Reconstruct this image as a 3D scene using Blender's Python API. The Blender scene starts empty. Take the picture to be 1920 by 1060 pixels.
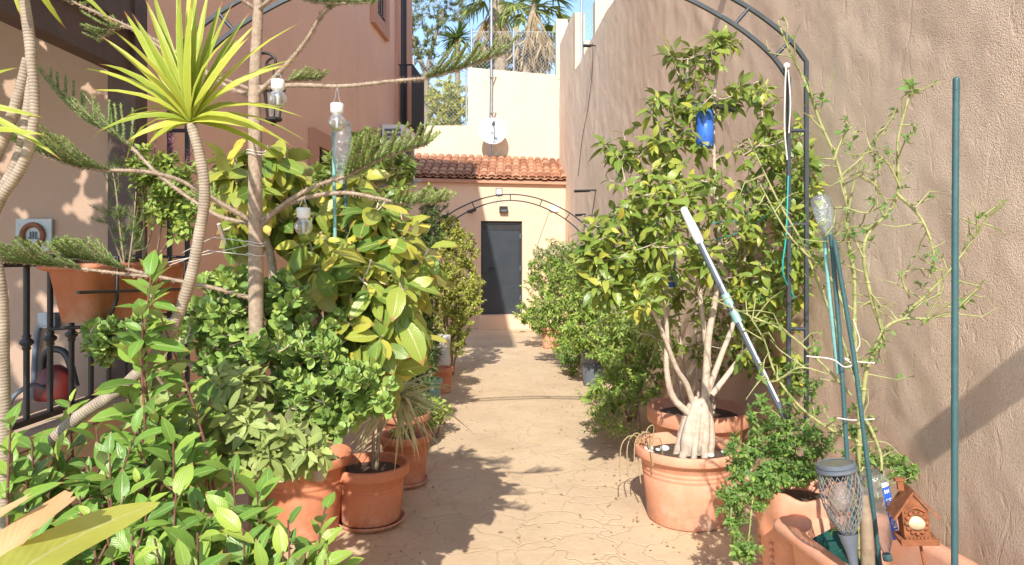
import bpy, math, random
import numpy as np
from mathutils import Vector
S = bpy.context.scene
COL = S.collection
# ---------------------------------------------------------------- camera, sky, sun, exposure
F = 1280.0; CAMZ = 1.45; VX = 960.0; HY = 480.0
cd = bpy.data.cameras.new("camera"); cam = bpy.data.objects.new("camera", cd); COL.objects.link(cam)
cam.location = (0, 0, CAMZ); cam.rotation_euler = (math.pi / 2, 0, 0)
cd.lens = 24; cd.sensor_width = 36; cd.shift_y = -(530 - HY) / 1920; cd.clip_start = 0.05; cd.clip_end = 2000
S.camera = cam
SA, SB = 0.165, 1.28                      # sunlight moves (SA, SB) in x, y for each metre it falls
elev = math.atan2(1, math.hypot(SA, SB)); azi = math.atan2(-SA, -SB)
w = bpy.data.worlds.new("World"); S.world = w; w.use_nodes = True
nt = w.node_tree; nt.nodes.clear()
sky = nt.nodes.new('ShaderNodeTexSky'); sky.sky_type = 'NISHITA'; sky.sun_disc = False
sky.sun_elevation = elev; sky.sun_rotation = azi; sky.dust_density = 0.3; sky.ozone_density = 1.6
bg = nt.nodes.new('ShaderNodeBackground'); bg.inputs[1].default_value = 0.14
wo = nt.nodes.new('ShaderNodeOutputWorld')
nt.links.new(sky.outputs[0], bg.inputs[0]); nt.links.new(bg.outputs[0], wo.inputs[0])
sd = bpy.data.lights.new("sun", 'SUN'); sd.energy = 2.9; sd.angle = math.radians(0.55); sd.color = (1.0, 0.935, 0.83)
so = bpy.data.objects.new("sun", sd); COL.objects.link(so)
so.rotation_euler = Vector((-SA, -SB, 1)).to_track_quat('Z', 'Y').to_euler()
S.view_settings.view_transform = 'Standard'; S.view_settings.look = 'None'
S.view_settings.exposure = 1.12; S.view_settings.gamma = 1

def P(px, py, Y):
    return np.array([(px - VX) / F * Y, Y, CAMZ - (py - HY) / F * Y])
def XR(Y): return 1.897 - 0.058 * Y      # face of the stucco wall on the right
def XL(Y): return -1.75 + 0.0623 * (Y - 3)   # face of the house on the left
rs = random.Random(7)
nr = np.random.RandomState(11)
A = np.array
def nrm(v): v = np.asarray(v, float); return v / (np.linalg.norm(v) + 1e-9)

# ---------------------------------------------------------------- mesh helpers
class MB:
    def __init__(s): s.v = []; s.f = []; s.uv = []; s.h = []; s.sm = []
    def add(s, vs, fs, uvs=None, hue=0.5, smooth=False):
        b = len(s.v); s.v.extend([tuple(map(float, p)) for p in vs])
        for i, f in enumerate(fs):
            s.f.append([b + k for k in f]); s.h.append(hue); s.sm.append(smooth)
            s.uv.append([uvs[k] for k in f] if uvs is not None else [(0, 0)] * len(f))
    def box(s, a, b, hue=0.5):
        x0, y0, z0 = a; x1, y1, z1 = b
        x0, x1 = min(x0, x1), max(x0, x1); y0, y1 = min(y0, y1), max(y0, y1); z0, z1 = min(z0, z1), max(z0, z1)
        v = [(x, y, z) for z in (z0, z1) for y in (y0, y1) for x in (x0, x1)]
        s.add(v, [(0, 2, 3, 1), (4, 5, 7, 6), (0, 1, 5, 4), (2, 6, 7, 3), (0, 4, 6, 2), (1, 3, 7, 5)], hue=hue)
    def obox(s, c, ax, ay, az, hue=0.5):        # centre and three half-axes, edges slightly chamfered
        c, ax, ay, az = map(lambda q: np.asarray(q, float), (c, ax, ay, az))
        v = [c + i * ax + j * ay + k * az for k in (-1, 1) for j in (-1, 1) for i in (-1, 1)]
        fs = [(0, 2, 3, 1), (4, 5, 7, 6), (0, 1, 5, 4), (2, 6, 7, 3), (0, 4, 6, 2), (1, 3, 7, 5)]
        if np.dot(np.cross(ax, ay), az) < 0: fs = [f[::-1] for f in fs]
        s.add(v, fs, hue=hue)
    def bar(s, p, q, wx, wz, up=(0, 0, 1), hue=0.5):
        p, q = A(p, float), A(q, float); d = q - p; L = np.linalg.norm(d); d /= L
        sd_ = nrm(np.cross(d, up)); u = np.cross(sd_, d)
        s.obox((p + q) / 2, sd_ * wx / 2, d * L / 2, u * wz / 2, hue)
    def tube(s, pts, rad, n=8, hue=0.5, caps=True, smooth=True, sq=False):
        pts = [A(p, float) for p in pts]; m = len(pts)
        if np.isscalar(rad): rad = [rad] * m
        t = [nrm(pts[min(i + 1, m - 1)] - pts[max(i - 1, 0)]) for i in range(m)]
        up = A([0, 0, 1.]) if abs(t[0][2]) < 0.9 else A([0, 1., 0])
        a = nrm(np.cross(t[0], up)); vs = []; uvs = []; L = 0
        for i in range(m):
            if i: L += np.linalg.norm(pts[i] - pts[i - 1])
            a = nrm(a - t[i] * np.dot(a, t[i])); b = np.cross(t[i], a)
            for k in range(n):
                an = 2 * math.pi * (k + (.5 if sq else 0)) / n
                vs.append(pts[i] + (a * math.cos(an) + b * math.sin(an)) * rad[i]); uvs.append((k / n, L))
        fs = [(i * n + k, i * n + (k + 1) % n, (i + 1) * n + (k + 1) % n, (i + 1) * n + k) for i in range(m - 1) for k in range(n)]
        s.add(vs, fs, uvs, hue, smooth)
        if caps:
            s.add([vs[k] for k in range(n)][::-1], [tuple(range(n))], None, hue)
            s.add([vs[(m - 1) * n + k] for k in range(n)], [tuple(range(n))], None, hue)
    def lathe(s, prof, c=(0, 0, 0), n=40, axis=(0, 0, 1), hue=0.5, smooth=True, sx=1, sy=1, wob=0):
        ax = nrm(axis); a = nrm(np.cross(ax, (0, 1, 0.01))); b = np.cross(ax, a); c = A(c, float)
        vs = []; uvs = []
        for i, (r, z) in enumerate(prof):
            for k in range(n):
                an = 2 * math.pi * k / n; rr = r * (1 + wob * math.sin(3 * an + 1) + wob * .6 * math.sin(7 * an))
                vs.append(c + a * (rr * sx * math.cos(an)) + b * (rr * sy * math.sin(an)) + ax * z); uvs.append((k / n, z))
        fs = [(i * n + (k + 1) % n, i * n + k, (i + 1) * n + k, (i + 1) * n + (k + 1) % n) for i in range(len(prof) - 1) for k in range(n)]
        fs = [f[::-1] for f in fs]
        s.add(vs, [f[::-1] for f in fs] if np.dot(np.cross(a, b), ax) < 0 else fs, uvs, hue, smooth)
    def ball(s, c, r, n=12, hue=0.5, sz=1.0):
        prof = [(r * math.sin(math.pi * i / 8) + 1e-5, -r * sz * math.cos(math.pi * i / 8)) for i in range(9)]
        s.lathe(prof, c, n, hue=hue)

def mesh_from(name, V, loops, starts, uv=None, hue=None, smooth=None, sharp=None):
    me = bpy.data.meshes.new(name)
    me.vertices.add(len(V)); me.vertices.foreach_set('co', np.asarray(V, np.float32).ravel())
    me.loops.add(len(loops)); me.loops.foreach_set('vertex_index', np.asarray(loops, np.int32))
    me.polygons.add(len(starts)); me.polygons.foreach_set('loop_start', np.asarray(starts, np.int32))
    if smooth is not None: me.polygons.foreach_set('use_smooth', np.asarray(smooth, bool))
    me.update(calc_edges=True)
    if uv is not None:
        l = me.uv_layers.new(name="UVMap"); l.data.foreach_set('uv', np.asarray(uv, np.float32).ravel())
    if hue is not None:
        at = me.attributes.new('hue', 'FLOAT', 'FACE'); at.data.foreach_set('value', np.asarray(hue, np.float32))
    return me
def base_of(parent):
    q = parent
    while q.parent: q = q.parent
    return A(q.location, float)
def obj(name, mb, mat, parent=None, base=None, label=None, me=None):
    off = base_of(parent) if parent else (A(base, float) if base is not None else np.zeros(3))
    if me is None:
        V = np.asarray(mb.v, float).reshape(-1, 3) - off
        loops = [i for f in mb.f for i in f]; st = np.cumsum([0] + [len(f) for f in mb.f[:-1]])
        me = mesh_from(name, V, loops, st, [q for f in mb.uv for q in f], mb.h, mb.sm)
    me.materials.append(mat)
    o = bpy.data.objects.new(name, me); COL.objects.link(o)
    if parent: o.parent = parent
    elif base is not None: o.location = tuple(off)
    if label: o['label'] = label
    return o
def thing(name, label, cat, base, group=None):
    o = bpy.data.objects.new(name, None); COL.objects.link(o); o.empty_display_size = .1
    o.location = tuple(map(float, base)); o['label'] = label; o['category'] = cat
    if group: o['group'] = group
    return o
def tag(o, label, cat, group=None, kind=None):
    o['label'] = label; o['category'] = cat
    if group: o['group'] = group
    if kind: o['kind'] = kind
    return o
def struct(o): o['kind'] = 'structure'; return o
def dup(root, loc, label, rotz=0, scale=1):
    def cp(o, par):
        c = o.copy(); COL.objects.link(c); c.parent = par
        for ch in o.children: cp(ch, c)
        return c
    r = cp(root, None); r.location = tuple(loc); r.rotation_euler = (0, 0, rotz); r.scale = (scale,) * 3; r['label'] = label
    return r
def crv(pts, k=5):                        # Catmull-Rom through the points
    pts = [A(p, float) for p in pts]; q = [2 * pts[0] - pts[1]] + pts + [2 * pts[-1] - pts[-2]]; out = []
    for i in range(1, len(q) - 2):
        for j in range(k):
            t = j / k
            out.append(.5 * ((2 * q[i]) + (-q[i - 1] + q[i + 1]) * t + (2 * q[i - 1] - 5 * q[i] + 4 * q[i + 1] - q[i + 2]) * t * t + (-q[i - 1] + 3 * q[i] - 3 * q[i + 1] + q[i + 2]) * t ** 3))
    return out + [pts[-1]]
def lerp(a, b, n): return [a + (b - a) * i / (n - 1) for i in range(n)]
def PP(seq, Y0, Y1=None):                 # pixel polyline with depth running from Y0 to Y1
    Y1 = Y0 if Y1 is None else Y1; n = len(seq)
    return [P(x, y, Y0 + (Y1 - Y0) * i / max(1, n - 1)) for i, (x, y) in enumerate(seq)]

# ---------------------------------------------------------------- materials
def newmat(name):
    m = bpy.data.materials.new(name); m.use_nodes = True; t = m.node_tree
    return m, t, t.nodes['Principled BSDF'], t.nodes['Material Output']
def nd(t, typ, **kw):
    n = t.nodes.new(typ)
    for k, v in kw.items(): setattr(n, k, v)
    return n
def ramp(t, fac, cols):
    r = nd(t, 'ShaderNodeValToRGB'); e = r.color_ramp.elements
    for i, (p, c) in enumerate(cols):
        if i < 2: el = e[i]; el.position = p
        else: el = e.new(p)
        el.color = (*c, 1)
    t.links.new(fac, r.inputs[0]); return r.outputs[0]
def noise(t, scale, detail=6, rough=.6, vec=None, dist=0):
    n = nd(t, 'ShaderNodeTexNoise'); n.inputs['Scale'].default_value = scale; n.inputs['Detail'].default_value = detail
    n.inputs['Roughness'].default_value = rough; n.inputs['Distortion'].default_value = dist
    if vec is None:
        tc = t.nodes.get('TC') or nd(t, 'ShaderNodeTexCoord'); tc.name = 'TC'; vec = tc.outputs['Object']
    t.links.new(vec, n.inputs['Vector']); return n.outputs[0]
def mix(t, fac, a, b, mode='MIX'):
    m = nd(t, 'ShaderNodeMix', data_type='RGBA', blend_type=mode)
    for i, x in ((0, fac), (6, a), (7, b)):
        if isinstance(x, (int, float)): m.inputs[i].default_value = x
        elif isinstance(x, tuple): m.inputs[i].default_value = (*x, 1)
        else: t.links.new(x, m.inputs[i])
    return m.outputs[2]
def maprange(t, v, a, b, c=0., d=1.):
    m = nd(t, 'ShaderNodeMapRange'); t.links.new(v, m.inputs[0])
    for i, x in enumerate((a, b, c, d)): m.inputs[i + 1].default_value = x
    return m.outputs[0]
def math_(t, op, a, b=0.):
    m = nd(t, 'ShaderNodeMath', operation=op)
    for i, x in ((0, a), (1, b)):
        if isinstance(x, (int, float)): m.inputs[i].default_value = x
        else: t.links.new(x, m.inputs[i])
    return m.outputs[0]
def scaled(t, s3):
    tc = t.nodes.get('TC') or nd(t, 'ShaderNodeTexCoord'); tc.name = 'TC'
    m = nd(t, 'ShaderNodeMapping'); m.inputs['Scale'].default_value = s3; t.links.new(tc.outputs['Object'], m.inputs[0]); return m.outputs[0]
def bump(t, bs, h, strength, dist):
    b = nd(t, 'ShaderNodeBump'); b.inputs['Strength'].default_value = strength; b.inputs['Distance'].default_value = dist
    t.links.new(h, b.inputs['Height']); t.links.new(b.outputs[0], bs.inputs['Normal']); return b
def attr(t, name='hue'):
    a = nd(t, 'ShaderNodeAttribute'); a.attribute_name = name; return a.outputs['Fac']
def simple(name, c, rough=.6, var=.12, scale=6, metal=0, bstr=.15, bscale=60, spec=.5, dirt=None):
    m, t, b, o = newmat(name)
    d = tuple(x * (1 - var) for x in c); l = tuple(min(1, x * (1 + var)) for x in c)
    col = ramp(t, noise(t, scale), [(.3, d), (.7, l)])
    if dirt: col = mix(t, maprange(t, noise(t, scale * 2.3, 8, .7), .55, .75, 0, dirt[1]), col, dirt[0])
    t.links.new(col, b.inputs['Base Color']); b.inputs['Roughness'].default_value = rough; b.inputs['Metallic'].default_value = metal
    b.inputs['Specular IOR Level'].default_value = spec
    if bstr: bump(t, b, noise(t, bscale, 5), bstr, .004)
    return m
def glass(name, tint=(1, 1, 1), rough=.05, alpha=.25):
    m, t, b, o = newmat(name)
    b.inputs['Base Color'].default_value = (*tint, 1); b.inputs['Roughness'].default_value = rough
    tr = nd(t, 'ShaderNodeBsdfTransparent'); tr.inputs[0].default_value = tuple(.93 * x for x in tint) + (1,)
    gl = nd(t, 'ShaderNodeBsdfGlossy'); gl.inputs['Roughness'].default_value = rough
    bp = bump(t, b, noise(t, 90, 3), .6, .006); t.links.new(bp.outputs[0], gl.inputs['Normal'])
    fr = nd(t, 'ShaderNodeFresnel'); fr.inputs[0].default_value = 1.5; t.links.new(bp.outputs[0], fr.inputs[1])
    m1 = nd(t, 'ShaderNodeMixShader'); t.links.new(math_(t, 'MINIMUM', math_(t, 'MULTIPLY', fr.outputs[0], 1.3), .8), m1.inputs[0]); t.links.new(tr.outputs[0], m1.inputs[1]); t.links.new(gl.outputs[0], m1.inputs[2])
    m2 = nd(t, 'ShaderNodeMixShader'); m2.inputs[0].default_value = alpha; t.links.new(m1.outputs[0], m2.inputs[1]); t.links.new(b.outputs[0], m2.inputs[2]); t.links.new(m2.outputs[0], o.inputs[0])
    return m
def leafmat(name, cols, under=None, rib=None, edge=None, rough=.38, trans=.28, tcol=(.35, .45, .05), spot=None, tip=None):
    m, t, b, o = newmat(name)
    col = ramp(t, attr(t), cols)
    nz = noise(t, 35, 4)
    col = mix(t, maprange(t, nz, .35, .7, 0, .35), col, mix(t, 1., col, (.72, .8, .6), 'MULTIPLY'))
    tc = nd(t, 'ShaderNodeUVMap'); sp = nd(t, 'ShaderNodeSeparateXYZ'); t.links.new(tc.outputs[0], sp.inputs[0])
    du = math_(t, 'ABSOLUTE', math_(t, 'SUBTRACT', sp.outputs[0], .5))
    if edge: col = mix(t, maprange(t, du, .36, .47, 0, .8), col, edge)
    if rib: col = mix(t, maprange(t, du, .012, .045, .7, 0), col, rib)
    if spot: col = mix(t, maprange(t, noise(t, 26, 3), .67, .72, 0, .75), col, spot)
    if tip: col = mix(t, math_(t, 'MULTIPLY', maprange(t, math_(t, 'ADD', sp.outputs[1], math_(t, 'MULTIPLY', nz, .12)), .95, 1.0, 0, 1), .9), col, tip)
    if under:
        g = nd(t, 'ShaderNodeNewGeometry'); col = mix(t, g.outputs['Backfacing'], col, under)
    t.links.new(col, b.inputs['Base Color']); b.inputs['Roughness'].default_value = rough
    b.inputs['Specular IOR Level'].default_value = .38
    # side veins
    wv = math_(t, 'SINE', math_(t, 'MULTIPLY', math_(t, 'ADD', sp.outputs[1], math_(t, 'MULTIPLY', du, -.6)), 75.))
    hh = math_(t, 'ADD', math_(t, 'MULTIPLY', wv, .12), math_(t, 'MULTIPLY', maprange(t, du, 0, .08, 0, 1), .6))
    hh = math_(t, 'ADD', hh, math_(t, 'MULTIPLY', nz, .5))
    bump(t, b, hh, .35, .003)
    tr = nd(t, 'ShaderNodeBsdfTranslucent'); t.links.new(mix(t, .5, col, tcol), tr.inputs[0])
    mx = nd(t, 'ShaderNodeMixShader'); mx.inputs[0].default_value = trans
    t.links.new(b.outputs[0], mx.inputs[1]); t.links.new(tr.outputs[0], mx.inputs[2]); t.links.new(mx.outputs[0], o.inputs[0])
    return m
def barkmat(name, c1, c2, rings=None, scale=20, rough=.85, bs=.6):
    m, t, b, o = newmat(name)
    n1 = noise(t, scale, 8, .7); col = ramp(t, n1, [(.3, c1), (.68, c2)])
    h = n1
    if rings:
        tc = nd(t, 'ShaderNodeUVMap'); sp = nd(t, 'ShaderNodeSeparateXYZ'); t.links.new(tc.outputs[0], sp.inputs[0])
        wv = math_(t, 'SINE', math_(t, 'ADD', math_(t, 'MULTIPLY', sp.outputs[1], rings), math_(t, 'MULTIPLY', noise(t, 25, 2), 5.)))
        h = math_(t, 'ADD', n1, math_(t, 'MULTIPLY', wv, .35))
        col = mix(t, math_(t, 'MULTIPLY', maprange(t, wv, -1, -.1, .7, 0), maprange(t, noise(t, 14, 4), .4, .6, .15, 1)), col, tuple(x * .5 for x in c1))
        col = mix(t, maprange(t, noise(t, 9, 5), .5, .65, 0, .5), col, tuple(x * .8 for x in c1))
    t.links.new(col, b.inputs['Base Color']); b.inputs['Roughness'].default_value = rough
    bump(t, b, h, bs, .006); return m

def wallmat(name, c, rough=.9, var=.07, streak=.25, grain=140, gs=.5, dirt=(.3, .2, .13)):
    m, t, b, o = newmat(name)
    col = ramp(t, noise(t, 1.3, 8, .65), [(.3, tuple(x * (1 - var) for x in c)), (.7, tuple(min(1, x * (1 + var)) for x in c))])
    st = noise(t, 1., 7, .7, scaled(t, (5, 5, .35)))
    col = mix(t, maprange(t, st, .56, .78, 0, streak), col, dirt)
    t.links.new(col, b.inputs['Base Color']); b.inputs['Roughness'].default_value = rough
    b.inputs['Specular IOR Level'].default_value = .2
    h = math_(t, 'ADD', noise(t, grain, 4), math_(t, 'MULTIPLY', noise(t, 9, 4), .8))
    bump(t, b, h, gs, .004); return m

M = {}
M['salmon'] = wallmat('salmon_render', (.84, .52, .365), streak=.12)
M['salmon_dk'] = wallmat('salmon_trim', (.58, .31, .21), streak=.1)
M['peach'] = wallmat('peach_render', (.82, .575, .40), streak=.10)
M['cream'] = wallmat('cream_render', (.72, .575, .415), streak=.10)
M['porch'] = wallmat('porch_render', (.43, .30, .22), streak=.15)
M['stone'] = simple('coping_stone', (.5, .38, .27), .85, .15, 5, bstr=.4)
def stucco():
    m, t, b, o = newmat('coarse_stucco')
    c = ramp(t, noise(t, .9, 9, .72), [(.25, (.70, .52, .38)), (.5, (.81, .62, .46)), (.75, (.87, .69, .53))])
    st = noise(t, 1., 8, .75, scaled(t, (2.2, 2.2, 1.2)), .9)
    c = mix(t, maprange(t, st, .55, .78, 0, .35), c, (.50, .36, .27))
    c = mix(t, maprange(t, noise(t, 2.2, 9, .8), .62, .74, 0, .3), c, (.46, .35, .28))
    g = nd(t, 'ShaderNodeNewGeometry'); sp = nd(t, 'ShaderNodeSeparateXYZ'); t.links.new(g.outputs['Position'], sp.inputs[0])
    lo = math_(t, 'MULTIPLY', maprange(t, sp.outputs[2], .05, .6, 1, 0), maprange(t, noise(t, 5, 8, .75), .35, .65, .2, .9))
    c = mix(t, math_(t, 'MULTIPLY', lo, .6), c, (.42, .31, .23))
    v = nd(t, 'ShaderNodeTexVoronoi'); v.inputs['Scale'].default_value = 175; t.links.new(t.nodes['TC'].outputs['Object'], v.inputs['Vector'])
    c = mix(t, maprange(t, v.outputs[0], .35, .8, 0, .4), c, (.45, .33, .25))
    t.links.new(c, b.inputs['Base Color']); b.inputs['Roughness'].default_value = .95; b.inputs['Specular IOR Level'].default_value = .12
    h = math_(t, 'MULTIPLY', maprange(t, v.outputs[0], 0, .8, 1, 0), .5)
    h = math_(t, 'ADD', h, math_(t, 'MULTIPLY', noise(t, 210, 3), .5))
    sc_ = scaled(t, (4.5, 4.5, 3)); h = math_(t, 'ADD', h, math_(t, 'MULTIPLY', noise(t, 1., 4, .5, sc_, .5), 3.4))
    h = math_(t, 'ADD', h, math_(t, 'MULTIPLY', maprange(t, noise(t, 1., 3, .5, scaled(t, (7, 7, 3.5)), 2.5), .62, .70, 0, 1), -.5))
    bump(t, b, h, .6, .006); return m
M['stucco'] = stucco()
def paving():
    m, t, b, o = newmat('stamped_paving')
    c = ramp(t, noise(t, 1.6, 9, .68), [(.25, (.50, .37, .23)), (.5, (.64, .49, .315)), (.75, (.75, .60, .405))])
    c = mix(t, maprange(t, noise(t, 22, 6, .7), .5, .72, 0, .35), c, (.44, .31, .21))
    tc = t.nodes['TC']; nz = nd(t, 'ShaderNodeTexNoise'); nz.inputs['Scale'].default_value = 2.6; nz.inputs['Detail'].default_value = 4
    t.links.new(tc.outputs['Object'], nz.inputs['Vector'])
    vm = nd(t, 'ShaderNodeVectorMath', operation='MULTIPLY_ADD'); t.links.new(nz.outputs[1], vm.inputs[0]); vm.inputs[1].default_value = (.55, .55, 0)
    t.links.new(tc.outputs['Object'], vm.inputs[2])
    v = nd(t, 'ShaderNodeTexVoronoi', feature='DISTANCE_TO_EDGE'); v.inputs['Scale'].default_value = 3.9; t.links.new(vm.outputs[0], v.inputs['Vector'])
    j = maprange(t, v.outputs[0], .004, .026, 1, 0)
    j2 = math_(t, 'MULTIPLY', j, maprange(t, noise(t, 3.1, 4), .35, .6, .25, 1))
    c = mix(t, math_(t, 'MULTIPLY', j2, .22), c, (.30, .205, .135))
    vc = nd(t, 'ShaderNodeTexVoronoi'); vc.inputs['Scale'].default_value = 3.9; t.links.new(vm.outputs[0], vc.inputs['Vector'])
    sp = nd(t, 'ShaderNodeSeparateColor'); t.links.new(vc.outputs['Color'], sp.inputs[0])
    c = mix(t, maprange(t, sp.outputs[0], 0, 1, 0, .45), c, (.60, .44, .30))
    c = mix(t, maprange(t, noise(t, .8, 8, .75), .52, .7, 0, .4), c, (.48, .35, .235))
    c = mix(t, maprange(t, noise(t, 90, 3, .6), .6, .72, 0, .5), c, (.36, .26, .18))
    t.links.new(c, b.inputs['Base Color']); b.inputs['Roughness'].default_value = .8; b.inputs['Specular IOR Level'].default_value = .25
    h = math_(t, 'ADD', math_(t, 'MULTIPLY', j, -.9), math_(t, 'MULTIPLY', noise(t, 30, 7, .7), 1.))
    h = math_(t, 'ADD', h, math_(t, 'MULTIPLY', noise(t, 6, 5), 1.3))
    bump(t, b, h, .55, .007); return m
M['paving'] = paving()
def terracotta(name, c, bloom):
    m, t, b, o = newmat(name)
    col = ramp(t, noise(t, 5, 6), [(.3, tuple(x * .88 for x in c)), (.7, tuple(min(1, x * 1.1) for x in c))])
    tc = nd(t, 'ShaderNodeTexCoord'); sp = nd(t, 'ShaderNodeSeparateXYZ'); t.links.new(tc.outputs['Object'], sp.inputs[0])
    low = maprange(t, sp.outputs[2], .02, .14, 1, 0)
    f = math_(t, 'MULTIPLY', maprange(t, noise(t, 13, 8, .7), .42, .7, 0, 1), math_(t, 'ADD', math_(t, 'MULTIPLY', low, .6), bloom))
    col = mix(t, f, col, (.66, .52, .42))
    col = mix(t, maprange(t, noise(t, 7, 9, .75, scaled(t, (1.5, 1.5, .5))), .54, .72, 0, .45), col, tuple(x * .55 + .04 for x in c))
    col = mix(t, maprange(t, noise(t, 70, 3), .66, .74, 0, .6), col, (.2, .12, .08))
    t.links.new(col, b.inputs['Base Color']); b.inputs['Roughness'].default_value = .72; b.inputs['Specular IOR Level'].default_value = .35
    bump(t, b, noise(t, 55, 6), .22, .003); return m
M['terra'] = terracotta('terracotta', (.60, .225, .115), .12)
M['terra2'] = terracotta('dusty_terracotta', (.68, .315, .19), .3)
M['terra_dk'] = terracotta('worn_terracotta', (.48, .19, .105), .22)
M['tile'] = None
def tiles():
    m, t, b, o = newmat('roof_tile')
    c = ramp(t, attr(t), [(0, (.28, .11, .055)), (.5, (.45, .19, .1)), (1, (.58, .3, .17))])
    c = mix(t, maprange(t, noise(t, 14, 8, .7), .5, .72, 0, .7), c, (.22, .15, .11))
    t.links.new(c, b.inputs['Base Color']); b.inputs['Roughness'].default_value = .85; bump(t, b, noise(t, 50, 5), .3, .004); return m
M['tile'] = tiles()
M['soil'] = simple('potting_soil', (.09, .06, .04), .95, .4, 40, bstr=.9, bscale=70)
M['door'] = simple('dark_door_metal', (.052, .064, .078), .36, .12, 3, metal=.2, bstr=.05, dirt=((.12, .13, .15), .35))
M['iron'] = simple('black_iron', (.018, .018, .02), .4, .2, 20, bstr=.2, dirt=((.08, .07, .06), .3))
M['archmetal'] = simple('arch_metal', (.045, .055, .065), .45, .2, 12, bstr=.1, dirt=((.14, .13, .12), .35))
M['wood_dk'] = simple('dark_stained_timber', (.085, .05, .035), .6, .25, 8, bstr=.3, dirt=((.16, .10, .07), .4))
M['glass_dk'] = simple('dark_glazing', (.02, .024, .028), .12, .1, 4, bstr=0)
M['galv'] = simple('galvanised_steel', (.38, .40, .42), .45, .15, 10, metal=.6, bstr=.1)
M['white'] = simple('white_plastic', (.78, .78, .76), .4, .04, 8, bstr=.05, dirt=((.5, .47, .42), .3))
M['dish'] = simple('dish_paint', (.62, .63, .64), .45, .04, 8, bstr=0)
M['grey'] = simple('grey_plastic', (.12, .145, .18), .45, .1, 8, bstr=.1, dirt=((.24, .24, .24), .4))
M['panel'] = simple('dull_solar_panel', (.16, .16, .13), .35, .2, 30, bstr=.1, dirt=((.35, .33, .27), .5))
M['cagewire'] = simple('weathered_wire', (.22, .23, .23), .5, .2, 30, bstr=0)
M['blackp'] = simple('black_plastic', (.03, .032, .036), .45, .2, 8, bstr=.1)
M['greenpole'] = simple('green_coated_steel', (.045, .115, .125), .42, .15, 9, bstr=.1, dirt=((.15, .25, .23), .35))
M['tealpole'] = simple('pale_teal_stake', (.2, .42, .4), .5, .15, 9, bstr=.1)
M['blue'] = simple('blue_plastic', (.04, .15, .6), .35, .15, 9, bstr=.05)
M['labelblue'] = simple('blue_printed_label', (.02, .12, .62), .4, .05, 9, bstr=0)
M['red'] = simple('red_plastic', (.11, .014, .012), .4, .1, 9, bstr=.05)
M['rust'] = simple('rusty_tin', (.27, .095, .038), .85, .4, 30, bstr=.6, bscale=90, dirt=((.16, .06, .035), .7))
M['ivory'] = simple('ivory_inlay', (.62, .52, .33), .5, .1, 9)
M['turq'] = simple('turquoise_grip', (.25, .48, .45), .5, .15, 9)
M['alu'] = simple('grey_pole_paint', (.10, .125, .155), .6, .1, 9)
M['foam'] = simple('white_foam_grip', (.72, .71, .68), .8, .06, 30, bstr=.5, bscale=120)
M['rope'] = simple('white_string', (.7, .66, .58), .9, .1, 60)
M['tealstr'] = simple('teal_string', (.02, .42, .36), .7, .1, 60)
M['shade'] = simple('green_shade_net', (.008, .085, .07), .8, .3, 120, bstr=.8, bscale=300)
M['bottle'] = glass('clear_bottle_plastic', (.93, .97, 1), .12, .10)
M['bulb'] = glass('crackle_bulb_glass', (.9, .9, .88), .06, .12)
M['horseshoe'] = simple('rusty_iron_shoe', (.22, .09, .05), .85, .3, 30, bstr=.5)
M['plaque'] = simple('pale_glazed_plaque', (.42, .46, .47), .4, .12, 20)
M['bark_ficus'] = barkmat('pale_fig_bark', (.42, .33, .25), (.66, .56, .45), scale=34, bs=.9)
M['bark_drac'] = barkmat('ringed_dracaena_bark', (.27, .21, .15), (.47, .39, .3), rings=900, scale=30, bs=.3)
M['bark_arau'] = barkmat('scaly_pine_bark', (.27, .19, .13), (.50, .39, .29), scale=55, bs=.9)
M['bark'] = barkmat('brown_bark', (.2, .14, .09), (.38, .29, .2))
M['stem_red'] = barkmat('purple_stem', (.13, .05, .045), (.25, .11, .08), scale=40)
M['stem_green'] = barkmat('green_cane', (.17, .2, .06), (.46, .45, .19), scale=26, bs=.6, rough=.6)
M['palm_bark'] = barkmat('palm_bark', (.3, .22, .15), (.52, .42, .31), rings=18, scale=6)
M['dead'] = leafmat('dead_frond', [(0, (.32, .21, .11)), (1, (.62, .47, .28))], rough=.8, trans=.15, tcol=(.5, .35, .15))
Y_ = lambda r, g, b_: (r, g, b_)
M['laurel'] = leafmat('laurel_leaf', [(0, (.085, .18, .045)), (.5, (.2, .36, .065)), (1, (.42, .54, .09))], tip=(.36, .24, .08), spot=(.3, .22, .08), under=(.28, .36, .15), rib=(.42, .5, .22), rough=.3)
M['rubber'] = leafmat('rubber_leaf', [(0, (.11, .22, .05)), (.38, (.28, .38, .07)), (.65, (.5, .5, .085)), (1, (.72, .58, .1))], spot=(.4, .27, .08), under=(.42, .42, .15), rib=(.55, .55, .22), rough=.3, tip=(.4, .22, .07))
M['ficus'] = leafmat('fig_leaf', [(0, (.1, .18, .04)), (.45, (.25, .34, .06)), (.8, (.45, .48, .09)), (1, (.62, .5, .08))], under=(.27, .32, .12), rib=(.36, .42, .15), rough=.27)
M['jade'] = leafmat('jade_leaf', [(0, (.17, .29, .08)), (.5, (.31, .45, .11)), (1, (.52, .60, .16))], rough=.35, trans=.15)
M['pitto'] = leafmat('pittosporum_leaf', [(0, (.24, .32, .1)), (.5, (.39, .47, .15)), (1, (.52, .58, .2))], under=(.36, .38, .2), rib=(.48, .52, .25))
M['drac'] = leafmat('dracaena_leaf', [(0, (.28, .38, .05)), (.6, (.46, .52, .07)), (1, (.66, .62, .11))], edge=(.62, .62, .12), rough=.35, trans=.35, tip=(.4, .16, .05))
M['bigleaf'] = leafmat('broad_leaf', [(0, (.4, .46, .08)), (1, (.62, .62, .13))], rib=(.68, .66, .3), spot=(.42, .33, .1), under=(.6, .6, .2))
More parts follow.
